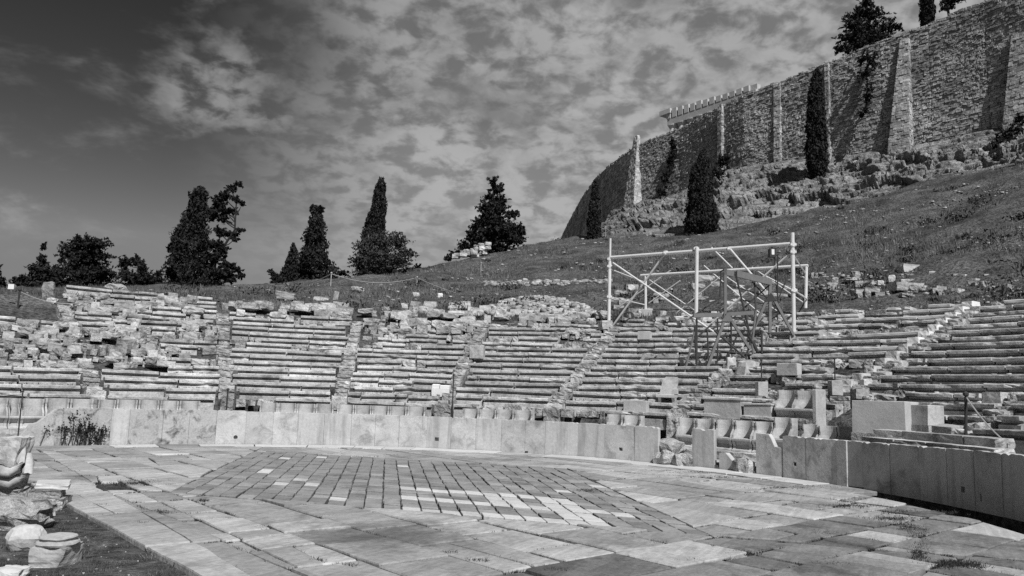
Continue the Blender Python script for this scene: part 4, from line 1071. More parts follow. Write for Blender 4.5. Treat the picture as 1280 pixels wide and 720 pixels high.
# core
v = []; f = []
for p in WP:
    pass
n = len(WP); core = MB()
for i, p in enumerate(WP):
    d = (WP[min(i+1, n-1)]-WP[max(i-1, 0)]); nn = Vector((d.y, -d.x, 0)).normalized()
    if nn.dot(Vector((-1, -1, 0))) < 0: nn = -nn
    WP[i] = p; core.v += [Vector((p.x, p.y, p.z-.2)), Vector((p.x, p.y, 14)), Vector((p.x, p.y, p.z-.2))-nn*3, Vector((p.x, p.y, 14))-nn*3]
for i in range(n-1):
    a, b_ = i*4, i*4+4; core.f += [(a, a+1, b_+1, b_), (a+3, a+2, b_+2, b_+3), (a+2, a, b_, b_+2)]
core.f += [(0, 2, 3, 1), ((n-1)*4, (n-1)*4+1, (n-1)*4+3, (n-1)*4+2)]
core.build('core', 'mortar', cw)
def masonry(name, m, A_, B_, zA, zB, zlow, out, parent, stone=(.3, .85), course=(.2, .42), seed=1, batter=0.):
    """rows of separate stones, each standing a little proud, on the face from A_ to B_ (plan), low to top."""
    rr2 = random.Random(seed); V = []; tone = []; Lw = (B_-A_).length; u = (B_-A_)/Lw; z = zlow; row = 0
    while True:
        ch = rr2.uniform(*course)*(1+.4*mnoise.noise(Vector((0, z*.3, seed)))); s_ = -rr2.uniform(0, .5); ztm = max(zA, zB)
        if z > ztm: break
        while s_ < Lw:
            zn = 1+.75*mnoise.noise(Vector((s_*.11+seed*7, z*.16, seed))); w_ = rr2.uniform(*stone)*zn*(1.8 if rr2.random() < .06 else 1); s0, s1 = max(0, s_), min(Lw, s_+w_); s_ += w_
            if rr2.random() < .012: continue
            if s1-s0 < .1: continue
            zt = zA+(zB-zA)*((s0+s1)/2/Lw)
            if z > zt-.12+rr2.uniform(-.1, .25): continue
            g = rr2.uniform(.015, .05); pr = rr2.choice([0, .02, .04, .07, .12])*rr2.uniform(.5, 1.2); zz0, zz1 = z+g, min(z+ch-g*.5, zt+rr2.uniform(-.05, .15))
            if zz1-zz0 < .06: continue
            c = []
            for (ss_, zz) in ((s0+g, zz0), (s1-g*.5, zz0), (s1-g*.5, zz1), (s0+g, zz1)):
                ss_ += rr2.uniform(-.05, .05); zz += rr2.uniform(-.045, .045); bt = batter*(zz-zlow)
                fp = A_+u*ss_+out*(pr+rr2.uniform(0, .025)-bt); bp = A_+u*ss_-out*(.05+bt); c.append(((fp.x, fp.y, zz), (bp.x, bp.y, zz)))
            fr_ = [q[0] for q in c]; bk = [q[1] for q in c]
            V += fr_
            for k in range(4): V += [fr_[k], bk[k], bk[(k+1) % 4], fr_[(k+1) % 4]]
            t_ = rr2.random(); tone += [t_]*5
        z += ch; row += 1
    o = fast(name, np.array(V), 4, m, parent, tone=tone); tag(o, kind='stuff'); return o
cuts = []
for i in range(n-1):
    A_, B_ = WP[i].xy, WP[i+1].xy; d = B_-A_; out = Vector((d.y, -d.x)).normalized()
    if out.dot(-(A_+B_)) < 0: out = -out
    far = (A_.length+B_.length)/2; sc_ = 1 if far < 115 else (1.5 if far < 135 else 2.2)
    masonry('masonry', 'masonry', A_, B_, WP[i].z, WP[i+1].z, 20 if far < 130 else 16, out, cw, (.18*sc_, .62*sc_), (.13*sc_, .31*sc_), seed=i+3)
def buttress(px, wpx, ty, by, dep, m='masonry', pale=None, top_dep=.3, tl=0., tr_=0., side=None):
    """battered and tapering buttress; tl, tr_: how far (in parts of its width) its top is narrower at the far and the near side."""
    wp, nn = wall_at(px); B2, n2 = wall_at(px+wpx); A_ = wp.xy; B_ = B2.xy; d = (B_-A_); out = Vector((d.y, -d.x)).normalized()
    if out.dot(-A_) < 0: out = -out
    zt = at_Y(px, ty, wp.y).z; zb = at_Y(px, by, wp.y).z-2.5; Lw = d.length; u = d/Lw
    A2, B3 = A_+d*tl, B_-d*tr_; o = MB(); e = .06
    q = [(A_+u*e, dep-e, zb), (B_-u*e, dep-e, zb), (B3-u*e, top_dep-e, zt), (A2+u*e, top_dep-e, zt)]
    v = [((p+out*dd).x, (p+out*dd).y, z) for p, dd, z in q]+[(p.x, p.y, z) for p, dd, z in q]
    o.add(v, [(0, 1, 2, 3), (4, 7, 6, 5), (0, 4, 5, 1), (1, 5, 6, 2), (2, 6, 7, 3), (3, 7, 4, 0)]); bo = o.build('buttress', 'mortar', cw)
    rr2 = random.Random(int(px)); V = []; tone = []; z = zb; H_ = zt-zb
    def stone_row(P0, P1, nrm, z0, z1, inset0, inset1):
        Ls = (P1-P0).length; us = (P1-P0)/max(1e-6, Ls); s_ = -rr2.uniform(0, .3)
        while s_ < Ls:
            w_ = rr2.uniform(.22, .6); a0, a1 = max(0, s_), min(Ls, s_+w_); s_ += w_
            if a1-a0 < .07: continue
            pr = rr2.choice([0, .01, .03, .06]); c = []
            for ss_, zz, ins in ((a0+.015, z0+.015, inset0), (a1-.01, z0+.015, inset0), (a1-.01, z1-.01, inset1), (a0+.015, z1-.01, inset1)):
                fp = P0+us*ss_+nrm*(pr-ins); bp = fp-nrm*.12; c.append(((fp.x, fp.y, zz), (bp.x, bp.y, zz)))
            fr_ = [k_[0] for k_ in c]; bk = [k_[1] for k_ in c]; V.extend(fr_)
            for k_ in range(4): V.extend([fr_[k_], bk[k_], bk[(k_+1) % 4], fr_[(k_+1) % 4]])
            tone.extend([rr2.random()]*5)
    while z < zt-.1:
        ch = rr2.uniform(.2, .38); z1 = min(zt, z+ch); t = ((z+z1)/2-zb)/H_; dp = dep+(top_dep-dep)*t; sl_ = (dep-top_dep)/H_*ch/2
        a_, b_ = A_+d*tl*t, B_-d*tr_*t
        stone_row(a_+out*dp, b_+out*dp, out, z, z1, -sl_, sl_)
        stone_row(b_+out*dp, b_, u, z, z1, 0, 0); stone_row(a_, a_+out*dp, -u, z, z1, 0, 0)
        z = z1
    tag(fast('buttress_stones', np.array(V), 4, pale or m, bo, tone=tone), kind='stuff'); return bo
buttress(1108, 29, 57, 192, 1.6, top_dep=.35, tl=.62); buttress(1250, 44, 50, 165, 1.6, top_dep=.3, tl=.3)
buttress(790, 14, 174, 252, 1.6, pale='masonry_pale', top_dep=.4, tl=.38, tr_=.3); buttress(900, 5, 132, 205, .55, top_dep=.4); buttress(1032, 5, 80, 195, .45, top_dep=.3)
buttress(968, 8, 106, 200, .4, top_dep=.2)
#buttress(746, 4, 226, 262, .8, pale='masonry_pale')
# plateau behind the wall
pl = MB(); k_ = len(WP)
pl.v = [Vector((p.x, p.y, p.z-.6)) for p in WP]+[Vector((p.x+70, p.y+120, p.z+1.5)) for p in WP]
pl.f = [(i, i+1, i+1+k_, i+k_) for i in range(k_-1)]
tag(pl.build('plateau_ground', 'ground'), kind='structure')
# temple peeping over the wall
tm = empty('ancient_temple'); tag(tm, 'pale stone temple entablature with a toothed frieze peeping over the citadel wall', 'temple')
def tp(px, py):
    w_, _ = wall_at(px); return at_Y(px, py, w_.y+22)
TA, TB = tp(834, 156), tp(938, 121); u_ = (TB-TA).xy.normalized(); zb_ = (TA.z+TB.z)/2-.9; Lt = (TB-TA).xy.length+1; nrm = Vector((u_.y, -u_.x)); nrm = nrm if nrm.y < 0 else -nrm
def tbox(s0, s1, o0, o1, z0, z1, name, sl=0.):
    v = []
    for z in (z0, z1):
        for s_, o_ in ((s0, o0), (s1, o0), (s1, o1), (s0, o1)):
            p = TA.xy+u_*s_+nrm*o_; v.append((p.x, p.y, z+sl*s_))
    mesh_obj(name, v, [(0, 1, 5, 4), (1, 2, 6, 5), (2, 3, 7, 6), (3, 0, 4, 7), (4, 5, 6, 7), (3, 2, 1, 0)], 'temple', tm)
sl = (TB.z-TA.z)/(TB-TA).xy.length
tbox(0, Lt, 0, -1.6, zb_-.2-(zb_-TA.z), zb_+1.0-(zb_-TA.z), 'architrave', sl)
z1 = TA.z+1.0
for i in range(12):
    s_ = 1.1+i*(Lt-2)/12; tbox(s_, s_+(Lt-2)/12*.74, .05, -1.2, z1+.002, z1+1.55+random.uniform(-.25, .12)-i*.05, 'triglyph', sl)
tbox(0.9, Lt, -.35, -1.2, z1+.003, z1+.95, 'frieze', sl)
tbox(-1.6, .9, .3, -1.8, z1+.9, z1+1.7, 'corner_cornice', sl); tbox(-.1, .8, .1, -1.5, z1+.002, z1+.9, 'corner_block', sl)
for i in range(9):
    s_ = .9+i*(Lt-1.8)/8; p = TA.xy+u_*s_-nrm*.8; zt_ = TA.z-.2+sl*s_-.02; b = MB(); b.lathe([(.95, 0), (.9, zt_-40.6-.9), (.75, zt_-40-.6), (1.05, zt_-40.1), (1.05, zt_-40)], 16, (p.x, p.y, 40)); b.build('column', 'temple', tm, smooth=False)

# ------------------------------------------------------------------ trees
def leaf_quads(g, pos, leaf, aspect, up):
    n = len(pos); a = g.normal(size=(n, 3))
    if up > 0: a[:, 2] = np.abs(a[:, 2])+up
    elif up < 0: a[:, 2] = -np.abs(a[:, 2])+up
    a /= np.linalg.norm(a, axis=1)[:, None]; b = np.cross(a, g.normal(size=(n, 3))); b /= np.linalg.norm(b, axis=1)[:, None]
    s_ = leaf*g.uniform(.55, 1.35, size=(n, 1)); a = a*s_*aspect*.5; b = b*s_*.5
    return np.stack([pos-a, pos+b*.8-a*.1, pos+a, pos-b*.8+a*.1], 1)
def crown_points(clumps, n_total, leaf, up=.0, aspect=1.9, seed=0, spiky=1.):
    """clumps: (centre, radii). Leaf sprays strung along short twigs that leave the middle of every clump; quads (n*4,3)."""
    g = np.random.default_rng(seed); w = np.array([r[0]*r[2]+r[0]*r[1]+r[1]*r[2] for c, r in clumps])**.9; w = w/w.sum(); out = []
    for (c, r), fr_ in zip(clumps, w):
        n = max(40, int(n_total*fr_)); m = max(10, int(n/18)); c = np.array(c); r = np.array(r)
        d = g.normal(size=(m, 3)); d[:, 2] = d[:, 2]*.9+.12; d /= np.linalg.norm(d, axis=1)[:, None]
        ln = g.uniform(.62, 1.05+.22*spiky, size=m); k = g.integers(0, m, n); t = g.uniform(0, 1, n)**.62
        bend = g.normal(size=(m, 3))*.16
        pos = c+d[k]*r*(ln[k]*t)[:, None]+bend[k]*r*(t*t)[:, None]+g.normal(size=(n, 3))*(.13*min(r[0], r[2])*(1.15-.75*t))[:, None]
        out.append(leaf_quads(g, pos, leaf, aspect, up))
    return np.concatenate(out).reshape(-1, 3)
def column_points(prof, n, leaf, up, aspect, seed, rough=.2):
    """prof: (z, x, radius) of a column shaped crown."""
    g = np.random.default_rng(seed); z_ = np.array([p[0] for p in prof])[::-1]; x_ = np.array([p[1] for p in prof])[::-1]; r_ = np.array([p[2] for p in prof])[::-1]
    zz = np.linspace(z_[0], z_[-1], 200); wgt = np.interp(zz, z_, r_)+.02; z = g.choice(zz, size=n, p=wgt/wgt.sum())+g.uniform(-.5, .5, n)*(zz[1]-zz[0])
    a = g.uniform(0, 2*np.pi, n); base = np.interp(z, z_, r_); cx_ = np.interp(z, z_, x_); off = Vector((seed*3.3, 0, 0))
    lump = np.array([mnoise.noise(Vector((2.1*math.cos(q), 2.1*math.sin(q), zq*.75))+off)+.6*mnoise.noise(Vector((5*math.cos(q), 5*math.sin(q), zq*2.2))+off) for q, zq in zip(a, z)])
    rr_ = base*(1+rough*lump)*g.uniform(.25, 1., n)**.38
    return leaf_quads(g, np.stack([cx_+rr_*np.cos(a), rr_*np.sin(a), z], 1), leaf, aspect, up).reshape(-1, 3)
def tree(name, label, cat, base_px, D, clumps_px, n, leaf_px=2.6, up=0., trunk=None, limbs=True, m='foliage', group=None, seed=1, base_z=None, depth=.9, aspect=1.9, trunk_r=None, prof=None, rough=.32, spiky=1.):
    bx, by = base_px
    if D is None: D = hit(bx, by, 40, 130).y-.4
    if prof: clumps_px = column_clumps(prof)+clumps_px; limbs = False; nx = len(clumps_px)-len(column_clumps(prof))
    B = at_Y(bx, by, D); gz = tz(B.x, B.y) if base_z is None else base_z; k = D/F
    o = empty(name, (B.x, B.y, gz)); tag(o, label, cat, group); g = random.Random(seed); cl = []
    for px, py, rx, ry in clumps_px:
        c = at_Y(px, py, D)-Vector((B.x, B.y, gz)); c.y += g.uniform(-.3, .3)*rx*k; cl.append(((c.x, c.y, c.z), (rx*k, rx*k*depth, ry*k)))
    # trunk and limbs
    top = max(c[2] for c, r in cl); tr = trunk_r or max(.12, top*.022); ctr = sorted(cl, key=lambda q: q[0][2]); t = MB()
    pts = [Vector((0, 0, -.4))]; ax = [q for q in ctr if abs(q[0][0]) < max(1., top*.22)] or ctr
    for q in ax[::max(1, len(ax)//4)]:
        if q[0][2] > pts[-1].z+.5: pts.append(Vector((q[0][0]*.7, q[0][1]*.7, min(q[0][2], top*.9))))
    if len(pts) < 2: pts.append(Vector((0, 0, top)))
    t.tube(pts, tr, 8, tr*.25); t.build('trunk', 'bark', o)
    if limbs:
        for q in ctr:
            c = Vector(q[0]); zz = max(.3, c.z*.86); s_ = Vector((0, 0, zz)); 
            for p0, p1 in zip(pts, pts[1:]):
                if p0.z <= zz <= p1.z: s_ = p0.lerp(p1, (zz-p0.z)/(p1.z-p0.z))
            if (c-s_).length > .8: l = MB(); l.tube([s_, s_.lerp(c, .5)+Vector((0, 0, -.1)), c], min(.1, tr*.3), 6, .025); l.build('limb', 'bark', o)
    if prof:
        pr = []
        for y_, x_, r_ in prof: q = at_Y(x_, y_, D)-Vector((B.x, B.y, gz)); pr.append((q.z, q.x, r_*k))
        V = column_points(pr, n, leaf_px*k, up, aspect, seed, rough)
        if nx: V = np.concatenate([V, crown_points(cl[-nx:], int(n*.12*nx), leaf_px*k, 0, aspect, seed)])
    else: V = crown_points(cl, n, leaf_px*k, up, aspect, seed, spiky)
    fast('crown', V, 4, m, o)
    return o
def column_clumps(prof, n=14, jit=.18, seed=0):
    """prof: (py, cx, half width) from top to bottom -> stacked clumps of a column tree."""
    g = random.Random(seed); ys = [p[0] for p in prof]; out = []
    y = ys[0]+max(2, prof[0][2])
    while y < ys[-1]:
        cx_ = float(np.interp(y, ys, [p[1] for p in prof])); hw = float(np.interp(y, ys, [p[2] for p in prof])); r = max(2.2, hw)
        out.append((cx_+g.uniform(-jit, jit)*hw*.5, y, r*g.uniform(.88, 1.05), max(r*1.1, 7)))
        y += max(3.5, r*.62)
    return out
LD = 66
tree('pine_tree', 'dark shrubby conifer with a thin spike top second from the left edge', 'tree', (42, 365), 64, [(55, 310, 3, 9), (52, 325, 6, 9), (46, 338, 13, 11), (30, 352, 14, 9), (60, 345, 16, 14), (48, 358, 24, 9)], 7000, 2.6, seed=1)
tree('pine_tree', 'wide dome shaped dark tree of the left group', 'tree', (102, 364), 63, [(106, 303, 26, 9), (88, 312, 16, 9), (124, 308, 16, 10), (130, 322, 12, 6), (104, 326, 22, 8), (80, 320, 10, 8), (105, 345, 36, 14), (125, 340, 22, 12), (100, 357, 38, 9), (92, 335, 22, 10), (110, 318, 22, 8)], 13000, 2.6, seed=2)
tree('pine_tree', 'low ragged dark tree with several tips right of the dome shaped one', 'tree', (172, 364), 62, [(158, 330, 9, 10), (170, 326, 5, 10), (178, 334, 8, 10), (165, 348, 18, 12), (185, 350, 14, 10), (199, 343, 4, 7), (200, 355, 9, 7), (160, 358, 18, 6)], 6500, 2.5, seed=3)
tree('shrub', 'dark bush cut off by the left edge of the photo', 'shrub', (-2, 362), 60, [(0, 352, 9, 7), (-6, 340, 8, 12), (4, 358, 8, 5)], 1500, 2.6, seed=4)
tree('cypress_tree', 'broad dark cypress with a blunt top joined to the leaning conifer', 'tree', (238, 362), 66, [(217, 310, 7, 7), (224, 290, 5, 6), (216, 342, 7, 8)], 11000, rough=.75, prof=[(234, 251, 3), (242, 249, 9), (262, 246, 12), (280, 242, 13), (300, 240, 18), (325, 238, 22), (345, 236, 24), (360, 236, 24)], leaf_px=2.6, up=.3, seed=5)
tree('leaning_conifer', 'ragged conifer with open side branches reaching right beside the blunt cypress', 'tree', (268, 360), 66.5,
     [(298, 230, 6, 3), (289, 236, 7, 5), (280, 245, 9, 6), (296, 250, 6, 5), (304, 254, 5, 3), (272, 252, 10, 6), (268, 268, 9, 8), (291, 263, 5, 5), (276, 290, 8, 7), (288, 292, 10, 3.5), (302, 288, 6, 2.5), (293, 299, 5, 5), (268, 306, 8, 8), (270, 322, 11, 9), (284, 332, 10, 6), (296, 338, 8, 4), (302, 345, 6, 3), (272, 342, 14, 9), (288, 350, 7, 5), (264, 354, 16, 7), (277, 272, 9, 8), (276, 258, 8, 6), (278, 312, 9, 7), (284, 344, 12, 7), (284, 264, 8, 4)], 13500, 2.5, seed=6, spiky=1.6)
tree('shrub', 'spiky low shrub at the left foot of the small cypress', 'shrub', (345, 358), 66, [(346, 346, 8, 6), (340, 340, 5, 3), (352, 354, 14, 5)], 1300, 2.3, seed=7)
tree('cypress_tree', 'small dark cypress left of the taller bushy one', 'tree', (362, 358), 67, [], 3600, rough=.5, prof=[(304, 367, 1), (315, 367, 4), (330, 365, 8), (345, 361, 12), (356, 358, 18)], leaf_px=2.4, up=.3, seed=8)
tree('cypress_tree', 'bushy dark cypress with a forked tip left of the fence post', 'tree', (394, 356), 68, [(391, 262, 3, 5), (401, 262, 3, 4)], 8800, rough=.75, prof=[(257, 395, 1), (270, 396, 7), (285, 395, 10), (300, 393, 13), (320, 392, 17), (340, 392, 20), (356, 392, 22)], leaf_px=2.5, up=.25, seed=9)
tree('shrub', 'sparse leafy shrub between the fence post and the round bush', 'shrub', (425, 355), 70, [(420, 336, 6, 4), (428, 342, 9, 4), (416, 350, 8, 5), (432, 350, 8, 5)], 800, 2.6, seed=10)
tree('cypress_tree', 'slender pointed cypress rising behind the round bush', 'tree', (470, 345), 74, [], 8500, prof=[(223, 477, 2.5), (230, 476.5, 6), (250, 474, 9), (270, 472, 11), (290, 468, 14), (305, 466, 16), (345, 466, 16)], leaf_px=2.2, up=.8, seed=11)
tree('olive_tree', 'wide rounded grey leaved bush in front of the slender cypress', 'bush', (477, 349), 70, [(455, 310, 14, 14), (475, 302, 18, 12), (497, 303, 16, 14), (508, 318, 12, 8), (450, 328, 14, 12), (475, 322, 26, 18), (498, 328, 18, 12), (462, 340, 24, 9), (490, 340, 22, 8)], 12000, 2.0, m='olive_leaf', seed=12)
tree('shrub', 'low dark shrubs trailing up the ridge right of the round bush', 'shrub', (515, 342), 74, [(512, 338, 10, 4), (523, 335, 6, 3.5), (504, 342, 8, 4), (537, 335, 4, 2)], 1100, 2.2, seed=13)
tree('fir_tree', 'spreading dark fir on the ridge behind the stone wall stub', 'tree', (618, 316), 84, [(617, 228, 7, 6), (622, 236, 10, 6), (613, 246, 8, 7), (626, 250, 10, 7), (606, 260, 11, 8), (622, 266, 16, 10), (640, 268, 9, 7), (600, 278, 14, 9), (625, 285, 24, 11), (646, 285, 10, 7), (590, 292, 10, 7), (610, 300, 26, 10), (640, 300, 15, 8), (650, 293, 6, 8), (585, 308, 14, 7), (570, 318, 9, 6), (560, 324, 6, 4), (625, 310, 20, 6), (618, 255, 9, 9), (615, 275, 16, 10), (618, 292, 24, 10)], 20000, 2.4, seed=14, spiky=1.5)
tree('cypress_tree', 'thin black cypress at the left end of the citadel rocks', 'tree', (743, 298), None, [], 4200, prof=[(226, 744, 1.6), (235, 744, 4), (255, 743, 6.5), (275, 742.5, 8), (297, 742.5, 8.5)], leaf_px=2.2, up=.9, seed=15)
tree('cypress_tree', 'broad flame shaped black cypress in front of the rocks', 'tree', (877, 291), None, [], 10500, prof=[(187, 880, 2), (195, 879, 6), (210, 877, 11), (230, 876, 15), (255, 876, 18), (275, 877, 20.5), (291, 877, 20)], leaf_px=2.3, up=.7, seed=16)
tree('cypress_tree', 'tallest slim cypress with a bare trunk in front of the citadel wall', 'tree', (1022, 258), None, [], 9500, prof=[(86, 1021, 2), (96, 1021, 6), (115, 1020, 9), (140, 1020, 11.5), (165, 1021, 12.5), (195, 1021, 13), (215, 1021.5, 11.5), (228, 1022, 6)], leaf_px=2.3, up=.8, seed=17, trunk_r=.32)
def wall_tree(px, py, clumps, n, name, label, cat, seed, up=0., back=5, prof=None):
    w_, _ = wall_at(px); return tree(name, label, cat, (px, py), w_.y+back, clumps, n, 2.4, up=up, seed=seed, base_z=w_.z-.6, prof=prof)
wall_tree(1085, 60, [(1082, 6, 14, 8), (1075, 18, 20, 9), (1090, 20, 22, 10), (1062, 32, 14, 9), (1085, 36, 26, 10), (1108, 34, 16, 8), (1124, 34, 8, 5), (1060, 48, 18, 9), (1082, 50, 28, 10), (1048, 62, 8, 7), (1095, 48, 20, 10), (1070, 62, 26, 9)], 9500, 'pine_tree', 'spreading dark pine on top of the citadel wall', 'tree', 18)
wall_tree(1158, 28, [], 4000, 'cypress_tree', 'dark cypress cut by the top edge above the citadel wall', 'tree', 19, .7, prof=[(-45, 1158, 4), (-10, 1158.5, 8), (10, 1159, 8.5), (32, 1159, 8)])
wall_tree(1190, 12, [(1190, 0, 14, 9), (1183, 10, 10, 7), (1200, -8, 14, 10), (1195, -25, 16, 14)], 2600, 'pine_tree', 'dark treetop at the top edge right of the cut cypress', 'tree', 20)
def wall_leaf_clumps(px, py, clumps, n, label, seed, m='foliage', fwd=1.2):
    w_, _ = wall_at(px); D = w_.y-fwd; B = at_Y(px, py, D); k = D/F; o = empty('wall_leaves', B); tag(o, label, 'shrub')
    cl = []
    for x, y, rx, ry in clumps: c = at_Y(x, y, D)-B; cl.append((tuple(c), (rx*k, .8, ry*k)))
    t = MB(); t.tube([(0, fwd*.9, -.3), (0, .2, .2), tuple(Vector(cl[0][0])*.6)], .12, 6, .04); t.build('stem', 'bark', o)
    fast('crown', crown_points(cl, n, 2.3*k, -.3, 2., seed), 4, m, o)
wall_leaf_clumps(1083, 62, [(1090, 76, 7, 12), (1083, 92, 9, 9), (1078, 75, 6, 7), (1086, 118, 6, 16), (1080, 140, 6, 8)], 1900, 'dark caper bush hanging down the face of the citadel wall', 31)
wall_leaf_clumps(838, 200, [(842, 185, 5, 16), (838, 205, 5, 14), (832, 225, 6, 14), (826, 240, 6, 6)], 1600, 'dark ivy trailing down the left part of the citadel wall', 32)  # leaf clumps added in place of a dark shadow-like strip on the masonry
wall_leaf_clumps(905, 203, [(905, 202, 10, 10), (897, 215, 10, 7), (892, 226, 10, 7)], 1200, 'dark bush growing at the wall foot beside the flame shaped cypress', 33, fwd=3)
wall_leaf_clumps(1262, 165, [(1262, 165, 18, 10), (1276, 150, 9, 9), (1245, 180, 12, 5)], 1200, 'dark scrub on the rocks at the right edge', 34, fwd=4)
# creeper on the left end of the parapet: short stems and loose leaves lying against the slabs
st_ = MB(); lv = []; gq = np.random.default_rng(71); B_ = Vector(cr.location)
for i in range(42):
    px, py = random.gauss(104, 17), random.gauss(538, 8)
    if px < 58 or px > 136 or py > 555 or py < 517: continue
    q_ = at_r(px, py, R-.05); root = pol(theta(q_)+random.uniform(-.6, .6), R-.06, .02); st_.tube([root-B_, q_-B_], .008, 4)
    n_ = 26; lv.append(np.array(q_-B_)+gq.normal(size=(n_, 3))*np.array([.1, .035, .075]))
st_.build('stem', 'bark', cr); fast('leaves', leaf_quads(gq, np.concatenate(lv), .055, 1.3, 0).reshape(-1, 3), 4, 'foliage', cr)
# stone wall stub on the ridge
o = empty('ruined_wall', hit(588, 322)); tag(o, 'short stub of ruined stone wall on the ridge in front of the fir', 'wall'); P = o.location; k = P.y/F; random.seed(51)
for i in range(26):
    t = random.random(); x = (-20+t*42)*k; hmax = (3+12*t)*k; z = random.uniform(0, hmax)
    link('wall_stone', random.choice(SQUARED+STONES), o, (x, random.uniform(-.2, .5), z+t*.6), (0, 0, random.uniform(-.3, .3)), (random.uniform(6, 10)*k, .6, random.uniform(4, 6)*k), 'seat_stone')

# ------------------------------------------------------------------ grass and weeds
def tufts(name, P, h, m, blades=4, spread=.5, seed=0, wid=.16):
    g = np.random.default_rng(seed); P = np.repeat(np.asarray(P), blades, 0); h = np.repeat(np.asarray(h), blades); n = len(P)
    a = g.uniform(0, 6.28, n); off = np.stack([np.cos(a), np.sin(a), np.zeros(n)], 1)*(h*spread*g.uniform(0, 1, n))[:, None]
    b = g.uniform(0, 6.28, n); wv = np.stack([np.cos(b), np.sin(b), np.zeros(n)], 1)*(h*wid)[:, None]
    tip = P+off*1.9+np.stack([np.zeros(n), np.zeros(n), h*g.uniform(.6, 1.15, n)], 1)
    V = np.stack([P+off-wv, P+off+wv, tip], 1).reshape(-1, 3); o = fast(name, V, 3, m); tag(o, kind='stuff'); return o
g = np.random.default_rng(3); N_ = 42000
rr = 28.6+60*g.random(N_)**1.3; tt = np.radians(g.uniform(-5, 148, N_)); X = CX+rr*np.cos(tt); Y = CY+rr*np.sin(tt); Z = terrain(X, Y)
dens = np.array([mnoise.noise(Vector((x*.18, y*.18, 0))) for x, y in zip(X, Y)]); keep = (dens > -.35+.3*g.random(N_))
hg = .12+.16*g.random(N_)+.12*np.clip(dens, 0, 1); dry = np.array([mnoise.noise(Vector((x*.33+9, y*.33, 3))) for x, y in zip(X, Y)])+.5*g.random(N_) > .38
PG = np.stack([X, Y, Z-.02], 1); tufts('hill_grass', PG[keep & ~dry], hg[keep & ~dry], 'grass', 4, .7, 4, .09); tufts('dry_grass', PG[keep & dry], hg[keep & dry]*1.15, 'dry_grass', 4, .7, 6, .07)
random.seed(83); gq = np.random.default_rng(83); lv = []
for i in range(170):
    px, py = random.uniform(-10, 1290), random.uniform(215, 400); P = hit(px, py, 30, 120, strict=True)
    if P is None or math.hypot(P.x-CX, P.y-CY) < 29: continue
    s_ = random.choice([.15, .25, .4, .6]); n_ = int(60+160*s_); lv.append(np.array(P+Vector((0, 0, s_*.25)))+gq.normal(size=(n_, 3))*np.array([s_, s_, s_*.33]))
tag(fast('low_scrub', leaf_quads(gq, np.concatenate(lv), .13, 1.6, .4).reshape(-1, 3), 4, 'olive_leaf'), 'low dark scrub dotted over the hillside', kind='stuff')
pts = []; hs = []
for cx_, cy_, sx_, sy_, n_ in [(1075, 290, 26, 18, 900), (1100, 300, 60, 30, 700), (640, 335, 60, 8, 700), (800, 318, 60, 10, 500), (480, 362, 90, 6, 600), (180, 380, 90, 8, 500), (1230, 330, 40, 12, 500)]:
    for i in range(n_):
        P = hit(random.gauss(cx_, sx_), random.gauss(cy_, sy_), 30, 120, strict=True)
        if P and math.hypot(P.x-CX, P.y-CY) > 28.8: pts.append((P.x, P.y, P.z-.03)); hs.append(random.uniform(.15, .4))
tag(tufts('tall_dry_grass', np.array(pts), np.array(hs), 'dry_grass', 4, .7, 16, .06), 'taller pale dry grass in patches on the slope', kind='stuff')
# grass on the earth at the lower left
pts = []
random.seed(61)
for i in range(9000):
    px = random.uniform(-40, 260); py = random.uniform(585, 760); P = at_z(px, py, -.07)
    if P.dot(E2) > V0-.03: continue
    pts.append((P.x, P.y, -.08))
pts = np.array(pts); hh = np.array([.03+.05*max(0, .5+mnoise.noise(Vector((p[0]*2, p[1]*2, 0)))) for p in pts]); mk = np.array([mnoise.noise(Vector((p[0]*3.1, p[1]*3.1, 4)))+.7*random.random() > .42 for p in pts]); tufts('turf', pts[~mk], hh[~mk], 'grass', 5, .8, 5, .1); tufts('straw', pts[mk], hh[mk]*.9, 'dry_grass', 4, 1.4, 15, .07)
pb = [((*(at_z(random.uniform(-20, 240), random.uniform(600, 740), -.06)[:2]), -.045), (random.uniform(.008, .026),)*3, i) for i in range(120)]
pb = [q for q in pb if Vector(q[0]).dot(E2) < V0-.05]; merge_stones('pebbles', pb, 'rubble')
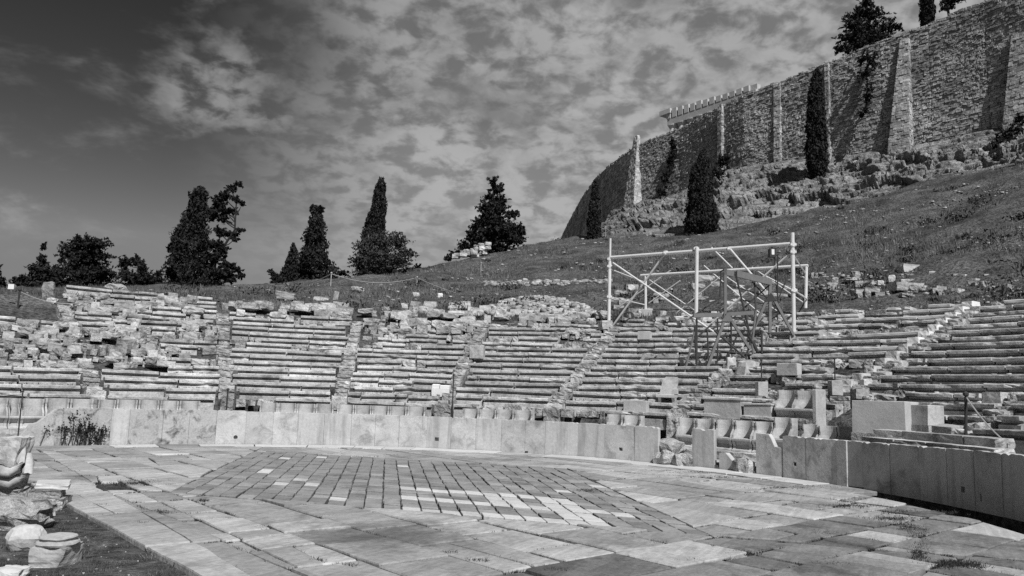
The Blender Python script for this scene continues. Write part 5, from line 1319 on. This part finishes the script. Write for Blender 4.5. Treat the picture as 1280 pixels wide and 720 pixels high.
# weeds in the joints and gaps of the paving
pts = []; hs = []
def weed(px, py, rx, ry, n, h=.06):
    for i in range(n):
        P = at_z(px+random.gauss(0, rx*.5), py+random.gauss(0, ry*.5), 0); pts.append((P.x, P.y, -.03)); hs.append(h*random.uniform(.4, 1.1))
for q in [(1112, 648, 30, 3, 300), (1135, 660, 16, 5, 260), (1152, 685, 7, 14, 240), (1190, 704, 34, 3.5, 260), (1060, 632, 40, 2.5, 200), (985, 610, 40, 2, 160), (900, 596, 40, 1.5, 120), (172, 603, 26, 3, 260), (125, 632, 10, 2, 40), (200, 640, 14, 3, 70), (178, 654, 10, 2, 30), (735, 613, 14, 2, 90), (1000, 640, 30, 3, 60), (1030, 666, 14, 3, 60), (1110, 655, 26, 2.5, 110), (1150, 668, 14, 8, 140), (1146, 690, 8, 14, 110), (1195, 706, 34, 4, 260),
          (1120, 640, 24, 3, 120), (1075, 625, 30, 2.5, 100), (1030, 608, 30, 2, 80), (960, 600, 30, 2, 70), (870, 590, 40, 1.6, 60), (1180, 640, 20, 2, 60), (600, 700, 20, 2, 50), (700, 712, 12, 2, 30), (930, 690, 20, 2, 50), (820, 678, 14, 2, 40), (60, 557, 30, 2, 60), (150, 557, 30, 1.5, 120), (300, 556, 60, 1, 60), (500, 560, 90, 1, 60), (760, 574, 60, 1, 50), (900, 590, 40, 1.5, 60),
          (560, 690, 10, 1.5, 30), (440, 705, 8, 2, 20), (400, 700, 10, 2, 30), (330, 660, 10, 2, 30), (250, 625, 12, 1.5, 30), (860, 700, 20, 2, 40), (1045, 705, 20, 2, 50)]: weed(*q)
for s_ in slabs[:260]:
    for i in range(len(s_)):
        if random.random() < .8:
            a_, b_ = s_[i], s_[(i+1) % len(s_)]; c0 = random.random(); 
            for j in range(random.randint(4, 16)):
                t = min(1, max(0, c0+random.gauss(0, .12))); q = xy(a_[0]+(b_[0]-a_[0])*t, a_[1]+(b_[1]-a_[1])*t); pts.append((q[0], q[1], -.035)); hs.append(random.uniform(.02, .055))
# weeds are added along the rows of inlay tiles as well
for i in range(900):
    r_ = random.randint(0, 25)/25; p = A+(Bq-A)*r_+(Dq-A)*random.random(); q = xy(p.x, p.y); pts.append((q[0], q[1], -.03)); hs.append(random.uniform(.018, .042))
tufts('joint_weeds', np.array(pts), np.array(hs), 'weeds', 5, 1.0, 8, .14)
# tufts on the seats
pts = []; hs = []
for i in range(2600):
    th = random.uniform(2, 142); k = random.randint(0, 14); P = pol(th, R0+T*k+random.uniform(.3, .75), Z0+RISE*k-.04); pts.append(tuple(P)); hs.append(random.uniform(.04, .12))
tufts('seat_weeds', np.array(pts), np.array(hs), 'weeds', 4, .8, 9, .12)

# names for the setting and the masses
for nm, lab in {'ground': 'dry grassy ground rising from the orchestra to the hillside', 'orchestra_pavement': 'worn marble paving of the orchestra with an inlaid lozenge', 'walkway': 'narrow stone walkway just behind the parapet', 'rock_outcrop': 'craggy bedrock ledges below the citadel wall',
                'plateau_ground': 'flat ground on top of the citadel behind its wall', 'rubble_heap': 'heap of small rubble stones at the top of the central seats', 'rubble_line': 'low line of small stones across the grass slope', 'scattered_stones': 'small stones scattered over the grassy slope',
                'seat_rubble': 'small rubble lying on the seat rows', 'hill_grass': 'short dark grass on the hillside', 'dry_grass': 'pale dry grass patches on the hillside', 'turf': 'short grass on the earth at the lower left', 'straw': 'dry straw among the grass at the lower left',
                'pebbles': 'pebbles on the earth at the lower left', 'joint_weeds': 'dark weeds growing in the paving joints', 'seat_weeds': 'small weeds growing on the seat rows'}.items():
    if nm in bpy.data.objects: bpy.data.objects[nm]['label'] = lab
